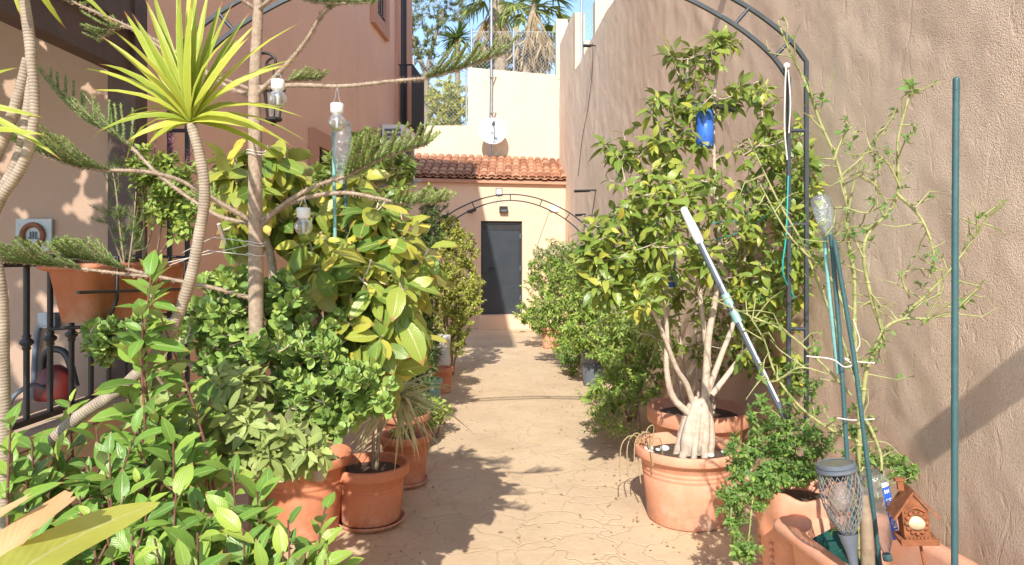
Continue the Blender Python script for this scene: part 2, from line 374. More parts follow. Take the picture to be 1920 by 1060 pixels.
M['marg'] = leafmat('striped_dracaena_leaf', [(0, (.42, .42, .18)), (1, (.78, .68, .42))], edge=(.66, .6, .38))
M['arau'] = leafmat('pine_needles', [(0, (.12, .23, .06)), (.6, (.26, .41, .09)), (1, (.44, .56, .13))], trans=.15)
M['thuja'] = leafmat('thuja_spray', [(0, (.24, .27, .07)), (.5, (.48, .52, .11)), (1, (.7, .68, .17))], trans=.2)
M['bush'] = leafmat('shrub_leaf', [(0, (.12, .23, .045)), (.5, (.29, .43, .08)), (1, (.54, .62, .14))], under=(.26, .34, .14))
M['dark'] = leafmat('dark_shrub_leaf', [(0, (.05, .1, .035)), (1, (.14, .22, .065))])
M['basil'] = leafmat('basil_leaf', [(0, (.2, .32, .07)), (1, (.5, .58, .12))])
M['jas'] = leafmat('jasmine_leaf', [(0, (.08, .18, .045)), (.6, (.18, .32, .07)), (1, (.36, .48, .1))], under=(.22, .32, .12))
M['olive'] = leafmat('olive_leaf', [(0, (.14, .17, .08)), (.6, (.26, .28, .13)), (1, (.4, .39, .2))])
M['ytree'] = leafmat('lime_leaf', [(0, (.36, .38, .05)), (1, (.8, .7, .12))])
M['palm'] = leafmat('palm_leaf', [(0, (.13, .2, .05)), (1, (.42, .42, .13))])
M['dry'] = leafmat('dry_sheath', [(0, (.42, .22, .08)), (.7, (.56, .34, .16)), (1, (.7, .5, .3))], spot=(.25, .13, .06), rough=.7, trans=.2, tcol=(.6, .35, .1))
M['flower'] = leafmat('purple_flower', [(0, (.16, .04, .12)), (1, (.34, .1, .24))])
M['variegated'] = leafmat('cream_edged_leaf', [(0, (.3, .36, .14)), (1, (.66, .66, .42))], edge=(.7, .68, .42))

# ---------------------------------------------------------------- leaves
def tmpl(rows, fold=.25, wave=0):
    lx, ly, uv, fs = [], [], [], []
    for i, (t, w_) in enumerate(rows):
        for k in (-1, 0, 1): lx.append(k * w_); ly.append(t); uv.append((.5 + .5 * k, t))
    for i in range(len(rows) - 1):
        a = i * 3; fs += [(a, a + 1, a + 4, a + 3), (a + 1, a + 2, a + 5, a + 4)]
    return dict(x=A(lx), y=A(ly), uv=A(uv), f=A(fs), fold=fold, wave=wave)
T_OV = tmpl([(0, .02), (.06, .025), (.2, .3), (.4, .48), (.62, .45), (.82, .24), (1, .0)], .22)
T_OVW = tmpl([(0, .015), (.07, .02), (.18, .28), (.36, .47), (.58, .46), (.8, .27), (1, .0)], .3, .12)
T_ELL = tmpl([(0, .02), (.1, .03), (.3, .4), (.55, .5), (.8, .36), (.93, .14), (1, .02)], .15)
T_ROUND = tmpl([(0, .1), (.3, .38), (.6, .5), (.85, .36), (1, .05)], -.25)
T_LIN = tmpl([(0, .3), (.15, .42), (.35, .5), (.55, .46), (.75, .32), (.9, .15), (1, .0)], .35)
T_SM = tmpl([(0, .05), (.4, .5), (1, .0)], .3)
T_NEEDLE = dict(x=A([-.5, .5, 0.]), y=A([0, 0, 1.]), uv=A([(0, 0), (1, 0), (.5, 1)]), f=A([(0, 1, 2)]), fold=0, wave=0)
def leaves(name, inst, T, mat, parent, label=None, base=None):
    n = len(inst); m = len(T['x'])
    Pp = A([i[0] for i in inst], float); Fv = A([i[1] for i in inst], float); U = A([i[2] for i in inst], float)
    sc = A([i[3:7] for i in inst], float)
    Fv /= np.linalg.norm(Fv, axis=1)[:, None] + 1e-9
    Sv = np.cross(Fv, U); Sv /= np.linalg.norm(Sv, axis=1)[:, None] + 1e-6; N = np.cross(Sv, Fv)
    L, W, C, H = sc[:, 0:1], sc[:, 1:2], sc[:, 2:3], sc[:, 3]
    x, y = T['x'][None], T['y'][None]
    ph = nr.rand(n, 1) * 6
    z = T['fold'] * np.abs(x) * W - C * y * y * L + T['wave'] * x * W * np.sin(y * 9 + ph)
    yy = y * L * (1 - .3 * np.abs(C) * y)
    tw = (nr.rand(n, 1) - .5) * .5 * y
    V = Pp[:, None] + Sv[:, None] * (x * W * np.cos(tw))[..., None] + Fv[:, None] * yy[..., None] + N[:, None] * (z + x * W * np.sin(tw))[..., None]
    k = T['f'].shape[1]; nf = len(T['f'])
    loops = (T['f'][None] + (np.arange(n) * m)[:, None, None]).reshape(-1)
    off = base_of(parent) if parent else (A(base, float) if base is not None else np.zeros(3))
    uv = np.tile(T['uv'][T['f'].reshape(-1)], (n, 1))
    me = mesh_from(name, V.reshape(-1, 3) - off, loops, np.arange(0, n * nf * k, k), uv, np.repeat(H, nf), np.ones(n * nf, bool))
    return obj(name, None, mat, parent, base, label, me)
def rv(): return nr.randn(3)
def perp(ax, phi):
    a = nrm(np.cross(ax, (0.13, 0.2, 1.) if abs(ax[2]) < .92 else (1., 0.1, 0))); b = np.cross(ax, a)
    return a * math.cos(phi) + b * math.sin(phi)
TOSUN = nrm((-SA, -SB, 1))
def sprig(out, pts, k, frac, L, W, b0=.5, b1=1.2, droop=.2, curl=.2, hue=(0, 1), lit=.35, jit=.25, newtip=.25):
    """k leaves spiralled along the last part of a twig"""
    m = len(pts) - 1; phi = rs.random() * 6.28
    for i in range(k):
        s = 1 - frac * (1 - (i + .5) / k) if k > 1 else 1.; s = max(0, min(1, s))
        q = s * m; j = min(int(q), m - 1); p = pts[j] + (pts[j + 1] - pts[j]) * (q - j); ax = nrm(pts[j + 1] - pts[j])
        phi += 2.4; rad = perp(ax, phi); be = b1 + (b0 - b1) * (i / max(1, k - 1)) + rs.gauss(0, .12)
        d = ax * math.cos(be) + rad * math.sin(be) + A([0, 0, -droop]) + rv() * jit * .4
        u = nrm(ax * .8 - rad * math.cos(be) * .3 + A([0, 0, .5]) + TOSUN * lit * 2 + rv() * jit)
        sc = rs.uniform(*L) * rs.choice((.62, .85, 1, 1, 1.08)) * (1 - newtip * (i / max(1, k - 1)))
        h = hue[0] + (hue[1] - hue[0]) * min(1, max(0, rs.betavariate(2, 2.6) + .22 * (i / max(1, k - 1)) - .08))
        out.append((p, d, u, sc, sc * W * rs.uniform(.85, 1.15), curl * rs.uniform(.3, 1.6), h))
def grow(mb, stems, tips, r_tip, rb=None, up=.25, wig=.05, pen=1.6, n=6, seg=5):
    nodes = []; rad = []
    for pts, rr in stems:
        for p, r in zip(pts, rr): nodes.append(p); rad.append(r)
    N = A(nodes); R = list(rad); tips = [A(t, float) for t in tips]
    d0 = [np.min(np.linalg.norm(N - t, axis=1)) for t in tips]; out = []
    for i in np.argsort(d0):
        t = tips[i]; D = np.linalg.norm(N - t, axis=1) + pen * np.maximum(0, N[:, 2] - t[2] + .02); j = int(np.argmin(D))
        a = N[j]; L = np.linalg.norm(t - a)
        c = a + (t - a) * .5 + A([0, 0, -up * L * .5]) + rv() * wig * L
        pts = [a * (1 - s) ** 2 + 2 * c * s * (1 - s) + t * s * s for s in lerp(0., 1., seg)]
        r0 = min(R[j] * .75, r_tip * (1 + 6 * L)) if rb is None else min(R[j] * .8, rb); r0 = max(r0, r_tip)
        rr = lerp(r0, r_tip, seg)
        if mb is not None: mb.tube(pts, rr, n, caps=False)
        N = np.vstack([N, A(pts[1:-1])]); R += rr[1:-1]; out.append(pts)
    return out
def blobs(bl, surf=.45):
    tips = []
    for (px, py, Y, rx, ry, rY, n) in bl:
        for _ in range(n):
            v = nrm(rv()) * rs.random() ** surf
            tips.append(P(px + v[0] * rx, py + v[2] * ry, Y + v[1] * rY))
    return tips
def stem(mb, pts, r0, r1, n=8, k=4, power=1.):
    c = crv(pts, k); m = len(c); rr = [r0 + (r1 - r0) * (i / (m - 1)) ** power for i in range(m)]
    mb.tube(c, rr, n); return (c, rr)

# ---------------------------------------------------------------- pots
def pot_parts(t, c, r, h, rb, mat, n=44, soil=.05, bands=2, rimh=.05, wob=0.0):
    mb = MB(); z0 = c[2]
    def rr(z): return rb + (r * .9 - rb) * (z / h)
    prof = [(.001, .004), (rb * .97, .004), (rb, .012)]
    zs = h - rimh
    prof += [(rr(zs * .5), zs * .5)]
    for i in range(bands):
        zb = zs * (.72 + .07 * i); prof += [(rr(zb), zb), (rr(zb) - .003, zb + .004), (rr(zb) + .002, zb + .009)]
    prof += [(rr(zs), zs - .004), (rr(zs) + .006, zs), (r * .985, zs + .004), (r, zs + .012), (r, h - .008), (r - .004, h), (r - .018, h), (r - .024, h - .008), (rr(h) * .9, h - rimh * 1.2), (rr(h - soil) * .88, h - soil - .03)]
    mb.lathe(prof, c, n, wob=wob); obj('pot', mb, mat, t)
    sb = MB(); rs_ = rr(h - soil) * .9; sp = [(rs_ * i / 5 + 1e-4, h - soil + .006 * math.sin(i * 2.3)) for i in range(6)][::-1]
    sb.lathe(sp, c, 24, wob=.01); obj('soil', sb, M['soil'], t)
def saucer_part(t, c, r, mat):
    mb = MB(); mb.lathe([(.001, .003), (r * .85, .003), (r, .03), (r - .004, .034), (r - .012, .03), (r * .84, .012), (.001, .012)], c, 40)
    obj('saucer', mb, mat, t)
def lump(mb, c, ax, r, n=14, sz=1.):
    mb.ball(c, r, n, sz=sz)

# ================================================================ SETTING
def grid_sheet(name, x0, x1, y0, y1, nx, ny, zf, mat):
    X, Y = np.meshgrid(np.linspace(x0, x1, nx), np.linspace(y0, y1, ny)); Z = zf(X, Y)
    V = np.stack([X, Y, Z], -1).reshape(-1, 3); i = np.arange((nx - 1) * (ny - 1)); r, c = i // (nx - 1), i % (nx - 1)
    a = r * nx + c; fs = np.stack([a, a + 1, a + nx + 1, a + nx], 1)
    me = mesh_from(name, V, fs.reshape(-1), np.arange(0, len(fs) * 4, 4), None, None, np.ones(len(fs), bool))
    return obj(name, None, mat, me=me)
M['earth'] = simple('dry_earth', (.28, .22, .14), .95, .3, 1.2, bstr=.6)
struct(grid_sheet('ground', -400, 400, -200, 800, 3, 3, lambda X, Y: X * 0 - .03, M['earth']))
struct(grid_sheet('path', -3.6, 2.4, -5, 15.2, 120, 400, lambda X, Y: .004 * np.sin(X * 3.1 + 1) * np.sin(Y * 2.3) + .002 * np.sin(Y * 9 + X * 7), M['paving']))
struct(grid_sheet('hillside', -40, 40, 15.9, 120, 30, 30, lambda X, Y: 3.7 + (Y - 15.9) * .03 + .1 * np.sin(X), M['earth']))

# right stucco wall: a displaced sheet on a thick body
def snoise(Yg, Zg, seeds):
    h = 0
    for (fy, fz, ph, am) in seeds: h = h + am * np.sin(Yg * fy + ph + 1.3 * np.sin(Zg * fz * .7 + ph * 2)) * np.sin(Zg * fz + ph * 1.7 + .9 * np.sin(Yg * fy * .6 + ph))
    return h
def right_wall():
    t = thing('stucco_wall', 'tall rough brown stucco wall running along the right of the path', 'wall', (XR(5), 5, 0))
    ny, nz = 620, 230; Yv = -4 + (18.9) * (np.linspace(0, 1, ny) ** 1.0); 
    Yg, vg = np.meshgrid(Yv, np.linspace(0, 1, nz))
    top = np.where(Yg > 12.85, 6.05, 4.9 + .03 * np.sin(Yg * 2)); Zg = vg * top
    seeds = [(nr.uniform(1, 4), nr.uniform(1, 3.5), nr.uniform(0, 6), .003) for _ in range(5)] + \
            [(nr.uniform(6, 13), nr.uniform(4, 9), nr.uniform(0, 6), .0016) for _ in range(8)] + \
            [(nr.uniform(16, 30), nr.uniform(12, 26), nr.uniform(0, 6), .0007) for _ in range(8)]
    D = snoise(Yg, Zg, seeds)
    rid = np.abs(snoise(Yg, Zg, [(nr.uniform(4, 8), nr.uniform(2.5, 6), nr.uniform(0, 6), 1) for _ in range(3)])); D -= .002 * np.exp(-rid * 5)
    X = XR(Yg) + .004 - D
    V = np.stack([X, Yg, Zg], -1).reshape(-1, 3) - A(t.location)
    i = np.arange((ny - 1) * (nz - 1)); r, c = i // (ny - 1), i % (ny - 1); a = r * ny + c
    fs = np.stack([a, a + ny, a + ny + 1, a + 1], 1)
    me = mesh_from('wall', V, fs.reshape(-1), np.arange(0, len(fs) * 4, 4), None, None, np.ones(len(fs), bool))
    obj('render_face', None, M['stucco'], t, me=me)
    mb = MB()
    def seg(y0, y1, z, th=.22):
        vs = [(XR(y0) + .03, y0, 0), (XR(y0) + th, y0, 0), (XR(y1) + th, y1, 0), (XR(y1) + .03, y1, 0)]
        vs += [(x, y, z) for x, y, _ in vs]
        mb.add(vs, [(3, 2, 1, 0), (4, 5, 6, 7), (0, 1, 5, 4), (1, 2, 6, 5), (2, 3, 7, 6), (3, 0, 4, 7)])
    seg(-4, 12.85, 4.88); seg(12.852, 14.9, 6.03)
    obj('wall_core', mb, M['cream'], t)
    mb = MB(); mb.box((XR(10.6) + .01, 10.6, 4.885), (XR(10.6) + .29, 10.9, 5.46)); obj('pier', mb, M['cream'], t)
    mb = MB(); mb.box((XR(11.9) + .05, 11.9, 4.885), (XR(11.9) + .19, 12.1, 5.2)); obj('pier', mb, M['cream'], t)
right_wall()

# ---------------------------------------------------------------- left house
def wallgrid(mb, o, u, n_, us, zs, holes, th):
    """wall panel from o along unit u, outward normal n_, with rectangular holes (u0,u1,z0,z1)"""
    o, u, n_ = A(o, float), A(u, float), A(n_, float)
    us = sorted(set(us + [h[0] for h in holes] + [h[1] for h in holes])); zs = sorted(set(zs + [h[2] for h in holes] + [h[3] for h in holes]))
    pt = lambda a, z, d: o + u * a + A([0, 0, z]) - n_ * d
    for i in range(len(us) - 1):
        for j in range(len(zs) - 1):
            a, b, c, d = us[i], us[i + 1], zs[j], zs[j + 1]; m = ((a + b) / 2, (c + d) / 2)
            if any(h[0] < m[0] < h[1] and h[2] < m[1] < h[3] for h in holes): continue
            q = [pt(a, c, 0), pt(b, c, 0), pt(b, d, 0), pt(a, d, 0)]
            if np.dot(np.cross(q[1] - q[0], q[3] - q[0]), n_) < 0: q = q[::-1]
            mb.add(q, [(0, 1, 2, 3)])
    for (a, b, c, d) in holes:
        for (p, q) in (((a, c), (b, c)), ((b, c), (b, d)), ((b, d), (a, d)), ((a, d), (a, c))):
            mb.add([pt(*p, 0), pt(*q, 0), pt(*q, th), pt(*p, th)], [(0, 1, 2, 3)])
uL = nrm((.0623, 1, 0)); nL = nrm((1, -.0623, 0))
def LW(Y, z=0, d=0): return A([XL(Y), Y, z]) + nL * d      # point on the house wall, d in front of it
def framebar(mb, Y0, Y1, z0, z1, wd, d0, d1):
    """rectangular surround on the house wall"""
    for (a, b, c, e) in ((Y0, Y1, z0, z0 + wd), (Y0, Y1, z1 - wd, z1), (Y0, Y0 + wd, z0 + wd, z1 - wd), (Y1 - wd, Y1, z0 + wd, z1 - wd)):
        ce = (LW(a, c, d0) + LW(b, e, d1)) / 2
        ce = (LW((a + b) / 2, (c + e) / 2, (d0 + d1) / 2))
        mb.obox(ce, uL * (b - a) / 2 * 1.002, nL * (d1 - d0) / 2, (0, 0, (e - c) / 2))
def house():
    t = thing('house', 'two storey salmon rendered house along the left of the path', 'house', (XL(6) - 2, 6, 0))
    mb = MB(); s = math.hypot(1, .0623)
    def U(Y): return (Y - 3.0) * s
    holes = [(U(5.5), U(6.15), 1.5, 2.33), (U(7.32), U(7.7), 4.05, 5.3), (U(8.42), U(8.78), 2.97, 5.2)]
    wallgrid(mb, LW(3.0), uL, nL, [0, U(9.12)], [0, 7.4], holes, .16)
    e1 = LW(9.12); e0 = LW(3.0)
    mb.add([e1, e1 + A([-4, 0, 0]), e1 + A([-4, 0, 7.4]), e1 + A([0, 0, 7.4])], [(0, 1, 2, 3)])
    mb.add([(-6, 3.0, 2.6), (XL(3), 3.0, 2.6), (XL(3), 3.0, 7.4), (-6, 3.0, 7.4)], [(0, 1, 2, 3)])
    obj('wall', mb, M['salmon'], t)
    mb = MB()
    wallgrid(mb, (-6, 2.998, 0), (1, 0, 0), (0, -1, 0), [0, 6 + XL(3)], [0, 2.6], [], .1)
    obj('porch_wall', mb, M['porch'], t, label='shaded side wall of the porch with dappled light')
    mb = MB(); mb.add([(-6, 1.3, 7.4), (-1.19, 1.3, 7.4), (-1.50, 9.15, 7.4), (-6, 9.15, 7.4), (-6, 1.3, 7.55), (-1.19, 1.3, 7.55), (-1.50, 9.15, 7.55), (-6, 9.15, 7.55)],
                      [(3, 2, 1, 0), (4, 5, 6, 7), (0, 1, 5, 4), (1, 2, 6, 5), (2, 3, 7, 6), (3, 0, 4, 7)])
    obj('roof', mb, M['tile'], t)
    def window(Y0, Y1, z0, z1, wd, lab):
        mb = MB(); framebar(mb, Y0 - wd, Y1 + wd, z0 - wd, z1 + wd, wd - .004, .002, .045)
        wn = obj('window', mb, M['salmon_dk'], t, label=lab)
        g = MB(); g.obox(LW((Y0 + Y1) / 2, (z0 + z1) / 2, -.13), uL * (Y1 - Y0) / 2, nL * .006, (0, 0, (z1 - z0) / 2)); obj('pane', g, M['glass_dk'], wn)
        b = MB(); n = max(4, int((Y1 - Y0) / .1))
        for i in range(1, n): b.tube([LW(Y0 + (Y1 - Y0) * i / n, z0, .02), LW(Y0 + (Y1 - Y0) * i / n, z1, .02)], .008, 6)
        for z in (z0 + .06, (z0 + z1) / 2, z1 - .06): b.tube([LW(Y0, z, .02), LW(Y1, z, .02)], .008, 6)
        obj('grille', b, M['iron'], wn)
    window(5.5, 6.15, 1.5, 2.33, .13, 'small barred window with a darker salmon surround')
    window(7.32, 7.7, 4.05, 5.3, .14, 'upper barred window with a darker salmon surround')
    mb = MB()
    for (a, b) in ((8.28, 8.415), (8.785, 9.09)):
        mb.obox(LW((a + b) / 2, 4.1, .022), uL * (b - a) / 2, nL * .02, (0, 0, 1.2))
    d = obj('balcony_door', mb, M['salmon_dk'], t)
    g = MB(); g.obox(LW(8.6, 4.08, -.13), uL * .18, nL * .01, (0, 0, 1.11)); obj('pane', g, M['glass_dk'], d)
    g = MB()
    for k in range(5): g.tube([LW(8.45 + .075 * k, 2.99, .03), LW(8.45 + .075 * k, 5.15, .03)], .007, 6)
    obj('grille', g, M['iron'], d)
    # balcony
    mb = MB(); mb.obox(LW(8.66, 2.93, .11), uL * .4, nL * .11, (0, 0, .035)); bal = obj('balcony', mb, M['salmon_dk'], t)
    g = MB()
    for z in (3.03, 3.77):
        g.tube([LW(8.3, z, 0), LW(8.3, z, .21), LW(9.0, z, .21), LW(9.0, z, 0)], .011, 6)
    for k in range(16): g.tube([LW(8.3 + .7 * k / 15, 2.97, .21), LW(8.3 + .7 * k / 15, 3.77, .21)], .010, 6)
    for k in range(1, 3): g.tube([LW(8.3, 2.97, .07 * k), LW(8.3, 3.77, .07 * k)], .009, 6)
    obj('railing', g, M['iron'], bal)
    # porch
    mb = MB(); mb.box((-6, .6, 0), (-1.62, 2.995, .83)); obj('porch_floor', mb, M['porch'], t)
    mb = MB(); mb.box((-1.76, .6, .832), (-1.545, 2.99, .872)); obj('coping', mb, M['stone'], t)
    mb = MB()
    for k in range(5):
        mb.box((-1.618, .6, .02 + k * .16), (-1.585 - .004 * (k % 2), 2.99, .17 + k * .16))
    obj('stone_cladding', mb, M['stone'], t)
    mb = MB(); mb.box((-1.71, 2.9, .874), (-1.60, 2.995, 2.7)); mb.box((-1.735, 2.93, .874), (-1.712, 2.993, 2.7)); obj('porch_post', mb, M['wood_dk'], t)
    mb = MB(); mb.box((-1.70, .4, 2.23), (-1.62, 2.9, 2.40)); mb.box((-1.73, .4, 2.402), (-1.58, 2.9, 2.46)); mb.box((-1.70, .4, 2.46), (-1.61, 2.9, 2.7))
    obj('porch_beam', mb, M['wood_dk'], t)
house()

def shade_canopy():  # foliage added above the frame to shade and dapple the porch wall
    t = thing('shade_canopy', 'unseen leafy canopy added over the porch to dapple its wall with shade', 'shade canopy', (-1.9, 2.0, .87)); mb = MB()
    s_ = [stem(mb, [(-2.6, 2.9, .87), (-2.6, 2.85, 2.0), (-2.5, 2.5, 2.85), (-2.2, 1.2, 2.9)], .015, .006)]; S2 = s_
    tips = [A([rs.uniform(-3.6, -1.75), rs.uniform(.1, 2.9), rs.uniform(2.78, 2.95)]) for _ in range(520)]
    tw = grow(mb, S2, tips, .003, up=0, n=4, pen=0); obj('stems', mb, M['bark'], t); out = []
    for p in tw: sprig(out, p, 8, .9, (.10, .16), .75, .8, 1.6, .1, .2, jit=.6)
    leaves('leaves', out, T_ELL, M['bush'], t)
shade_canopy()
def railing():
    t = thing('iron_railing', 'black wrought iron railing with knobbed bars on the porch edge', 'railing', (-1.6, 2.2, .87))
    for nm, z, w_ in (('top_rail', 1.425, .022), ('bottom_rail', .905, .02)):
        mb = MB(); mb.bar((-1.6, .9, z), (-1.6, 2.93, z), .035, w_); obj(nm, mb, M['iron'], t)
    y = 2.94 - .115
    while y > 1.3:
        mb = MB(); mb.tube([(-1.6, y, .9), (-1.6, y, 1.42)], .0095, 10)
        mb.lathe([(.009, -.028), (.014, -.02), (.011, -.014), (.021, -.004), (.021, .004), (.011, .014), (.014, .02), (.009, .028)], (-1.6, y, 1.165), 14)
        obj('baluster', mb, M['iron'], t); y -= .115
railing()

# ---------------------------------------------------------------- far outbuilding
AB = .2; uB = nrm((1, AB, 0)); nB = nrm((AB, -1, 0))
def BP(X, z=0, d=0): return A([X, 13.75 + AB * X, z]) + nB * d
def outbuilding():
    t = thing('outbuilding', 'low peach outbuilding with a tiled roof closing the path', 'outbuilding', BP(0))
    s = math.hypot(1, AB); mb = MB(); x0 = -2.3; U = lambda x: (x - x0) * s
    wallgrid(mb, BP(x0), uB, nB, [0, U(1.15)], [0, 2.9], [(U(-.62), U(.21), .27, 2.15)], .14)
    mb.add([BP(x0), BP(x0) + A([0, 1.6, 0]), BP(x0, 2.9) + A([0, 1.6, 0]), BP(x0, 2.9)], [(0, 1, 2, 3)])
    obj('wall', mb, M['peach'], t)
    mb = MB(); c = BP(-.205, 1.21, -.1); mb.obox(c, uB * .42 * s, nB * .025, (0, 0, .939))
    dr = obj('door', mb, M['door'], t, label='dark grey metal door with a letter slot')
    mb = MB()
    for xx, zz, hw, hh in ((-.205, 2.12, .41, .03), (-.6, 1.2, .02, .9), (.19, 1.2, .02, .9)): mb.obox(BP(xx, zz, -.066), uB * hw, nB * .01, (0, 0, hh))
    mb.obox(BP(-.205, 2.02, -.07), uB * .39, nB * .004, (0, 0, .05))
    obj('door_frame', mb, M['blackp'], dr)
    mb = MB(); mb.obox(BP(-.41, 1.2, -.068), uB * .05, nB * .008, (0, 0, .014)); mb.tube([BP(-.46, 1.14, -.05), BP(-.38, 1.14, -.04)], .008, 8); obj('handle', mb, M['iron'], dr)
    for zz in (.6, 1.2, 1.85):
        mb = MB(); mb.tube([BP(.175, zz - .05, -.045), BP(.175, zz + .05, -.045)], .014, 8); obj('hinge', mb, M['grey'], dr)
    mb = MB(); mb.obox(BP(-.2, .133, .1), uB * .50, nB * .14, (0, 0, .133)); obj('step', mb, M['peach'], t)
    # fascia and tiles
    mb = MB(); mb.obox(BP(-.55, 2.93, .03), uB * 1.72 * s, nB * .06, (0, 0, .03)); obj('fascia', mb, M['salmon_dk'], t)
    rf = MB(); n = 21; step = (1.12 - x0) / n; rise = .40
    ex = nrm((0, 1, 0)); 
    for i in range(n + 1):
        for kind in (0, 1):
            X = x0 + step * (i + .5 * kind)
            if X > 1.14: continue
            for j in range(6):
                q = lambda a: BP(X, 2.975 + rise * a * 1., .13) + A([0, a, 0])
                a0, a1 = j * .26 - (.0), j * .26 + .31
                hz = nr.uniform(0, 1); w_ = step * (.33 if kind else .36); vs = []
                m = 6; p0 = q(a0 + nr.uniform(-.012, .012)); p1 = q(a1)
                for (pp, rr, lift) in ((p0, w_ * 1.12, .02), (p1, w_ * .95, 0)):
                    for k in range(m + 1):
                        an = math.pi * k / m; sg = 1 if kind else -1
                        zz = math.sin(an) * rr * .8 * sg + (.0 if kind else .055) + lift + (.03 if kind else 0)
                        vs.append(pp + uB * (-math.cos(an) * rr * 1.25) + A([0, 0, zz]))
                        
                vi = [v - A([0, 0, .014]) for v in vs]
                fs = [(k, k + 1, m + 2 + k, m + 1 + k) for k in range(m)]
                rf.add(vs, fs, hue=hz, smooth=True); rf.add(vi, [f[::-1] for f in fs], hue=hz, smooth=True)
                rf.add([vs[k] for k in range(m + 1)] + [vi[k] for k in range(m + 1)], [(k + 1, k, m + 1 + k, m + 2 + k) for k in range(m)], hue=min(1, hz + .2))
    base = [BP(x0, 2.965, .1), BP(1.14, 2.965, .1), BP(1.14, 2.965 + .62, .1) + A([0, 1.6, 0]), BP(x0, 2.965 + .62, .1) + A([0, 1.6, 0])]
    rf.add(base, [(0, 1, 2, 3)], hue=.1)
    obj('roof', rf, M['tile'], t)
    mb = MB()
    for j in range(9): mb.tube([BP(1.13, 3.04 + .07 * j, .1) + A([0, .17 * j, 0]), BP(1.13, 3.1 + .07 * j, .1) + A([0, .17 * j + .2, 0])], .045, 10)
    obj('verge_tiles', mb, M['cream'], t)
outbuilding()

def terrace_wall():
    t = thing('terrace_wall', 'tall cream rendered wall with a stepped top behind the tiled roof', 'wall', (0, 15.3, 0))
    def Wp(px, dy=0): 
        k = (px - VX) / F; Y = 15.25 / (1 - .06 * k * 1.) ; return Y
    mb = MB()
    y0 = 15.25
    xs = lambda px: (px - VX) / F * y0
    def blk(p0, p1, zt, d=.28, yy=y0, zr=None):
        x0, x1 = xs(p0), xs(p1); zr = zt if zr is None else zr
        vs = [(x0, yy, 0), (x1, yy, 0), (x1, yy + d, 0), (x0, yy + d, 0), (x0, yy, zt), (x1, yy, zr), (x1, yy + d, zr), (x0, yy + d, zt)]
        mb.add(vs, [(3, 2, 1, 0), (4, 5, 6, 7), (0, 1, 5, 4), (1, 2, 6, 5), (2, 3, 7, 6), (3, 0, 4, 7)])
    blk(700, 877, 4.36); blk(877.2, 1052, 5.66, zr=5.48)
    obj('wall', mb, M['cream'], t)
    mb = MB(); mb.box((xs(1043), y0 - .012, 5.4), (xs(1064), y0 + .4, 6.74)); obj('pier', mb, M['cream'], t)
terrace_wall()

def chainlink(name, label, p0, p1, z0, z1, posts, sp=.085, group='chain link fences', th=.004):
    p0, p1 = A(p0, float), A(p1, float); t = thing(name, label, 'fence', (p0[0], p0[1], z0), group)
    L = np.linalg.norm(p1 - p0); u = (p1 - p0) / L; H = z1 - z0; mb = MB()
    k = -int(H / sp) - 1
    q = lambda a, z: A([*(p0 + u * a), z0 + z])
    while k * sp < L:
        for sg in (1, -1):
            a0 = k * sp; pts = []
            s0 = max(0, -a0); s1 = min(H, L - a0)
            if s1 - s0 > .01:
                zz = (s0, s1) if sg > 0 else (H - s0, H - s1)
                mb.tube([q(a0 + s0, zz[0]), q(a0 + s1, zz[1])], th, 3, caps=False)
        k += 1
    obj('wire_mesh', mb, M['galv'], t)
    for a in posts:
        mb = MB(); mb.tube([q(a * L, -.05), q(a * L, H + .06)], .022, 8); mb.ball(q(a * L, H + .07), .026, 8); obj('post', mb, M['galv'], t)
    mb = MB(); mb.tube([q(0, H), q(L, H)], .007, 5); obj('top_wire', mb, M['galv'], t)
xs_ = lambda px, Y: (px - VX) / F * Y
chainlink('chain_link_fence', 'low chain link fence on the lower step of the cream wall', (xs_(770, 15.35), 15.35), (xs_(875, 15.35), 15.35), 4.36, 5.85, [.05, .995])
chainlink('chain_link_fence', 'chain link fence on the high part of the cream wall in front of the palms', (xs_(884, 15.4), 15.4), (xs_(1043, 15.4), 15.4), 5.55, 6.5, [0.0, .5, 1])
chainlink('chain_link_fence', 'rusty mesh fence on top of the stucco wall at upper right', (XR(12.6) + .1, 12.6), (XR(12.6) + 1.1, 12.3), 4.95, 6.6, [0.02, .3, 1], sp=.10, th=.003)

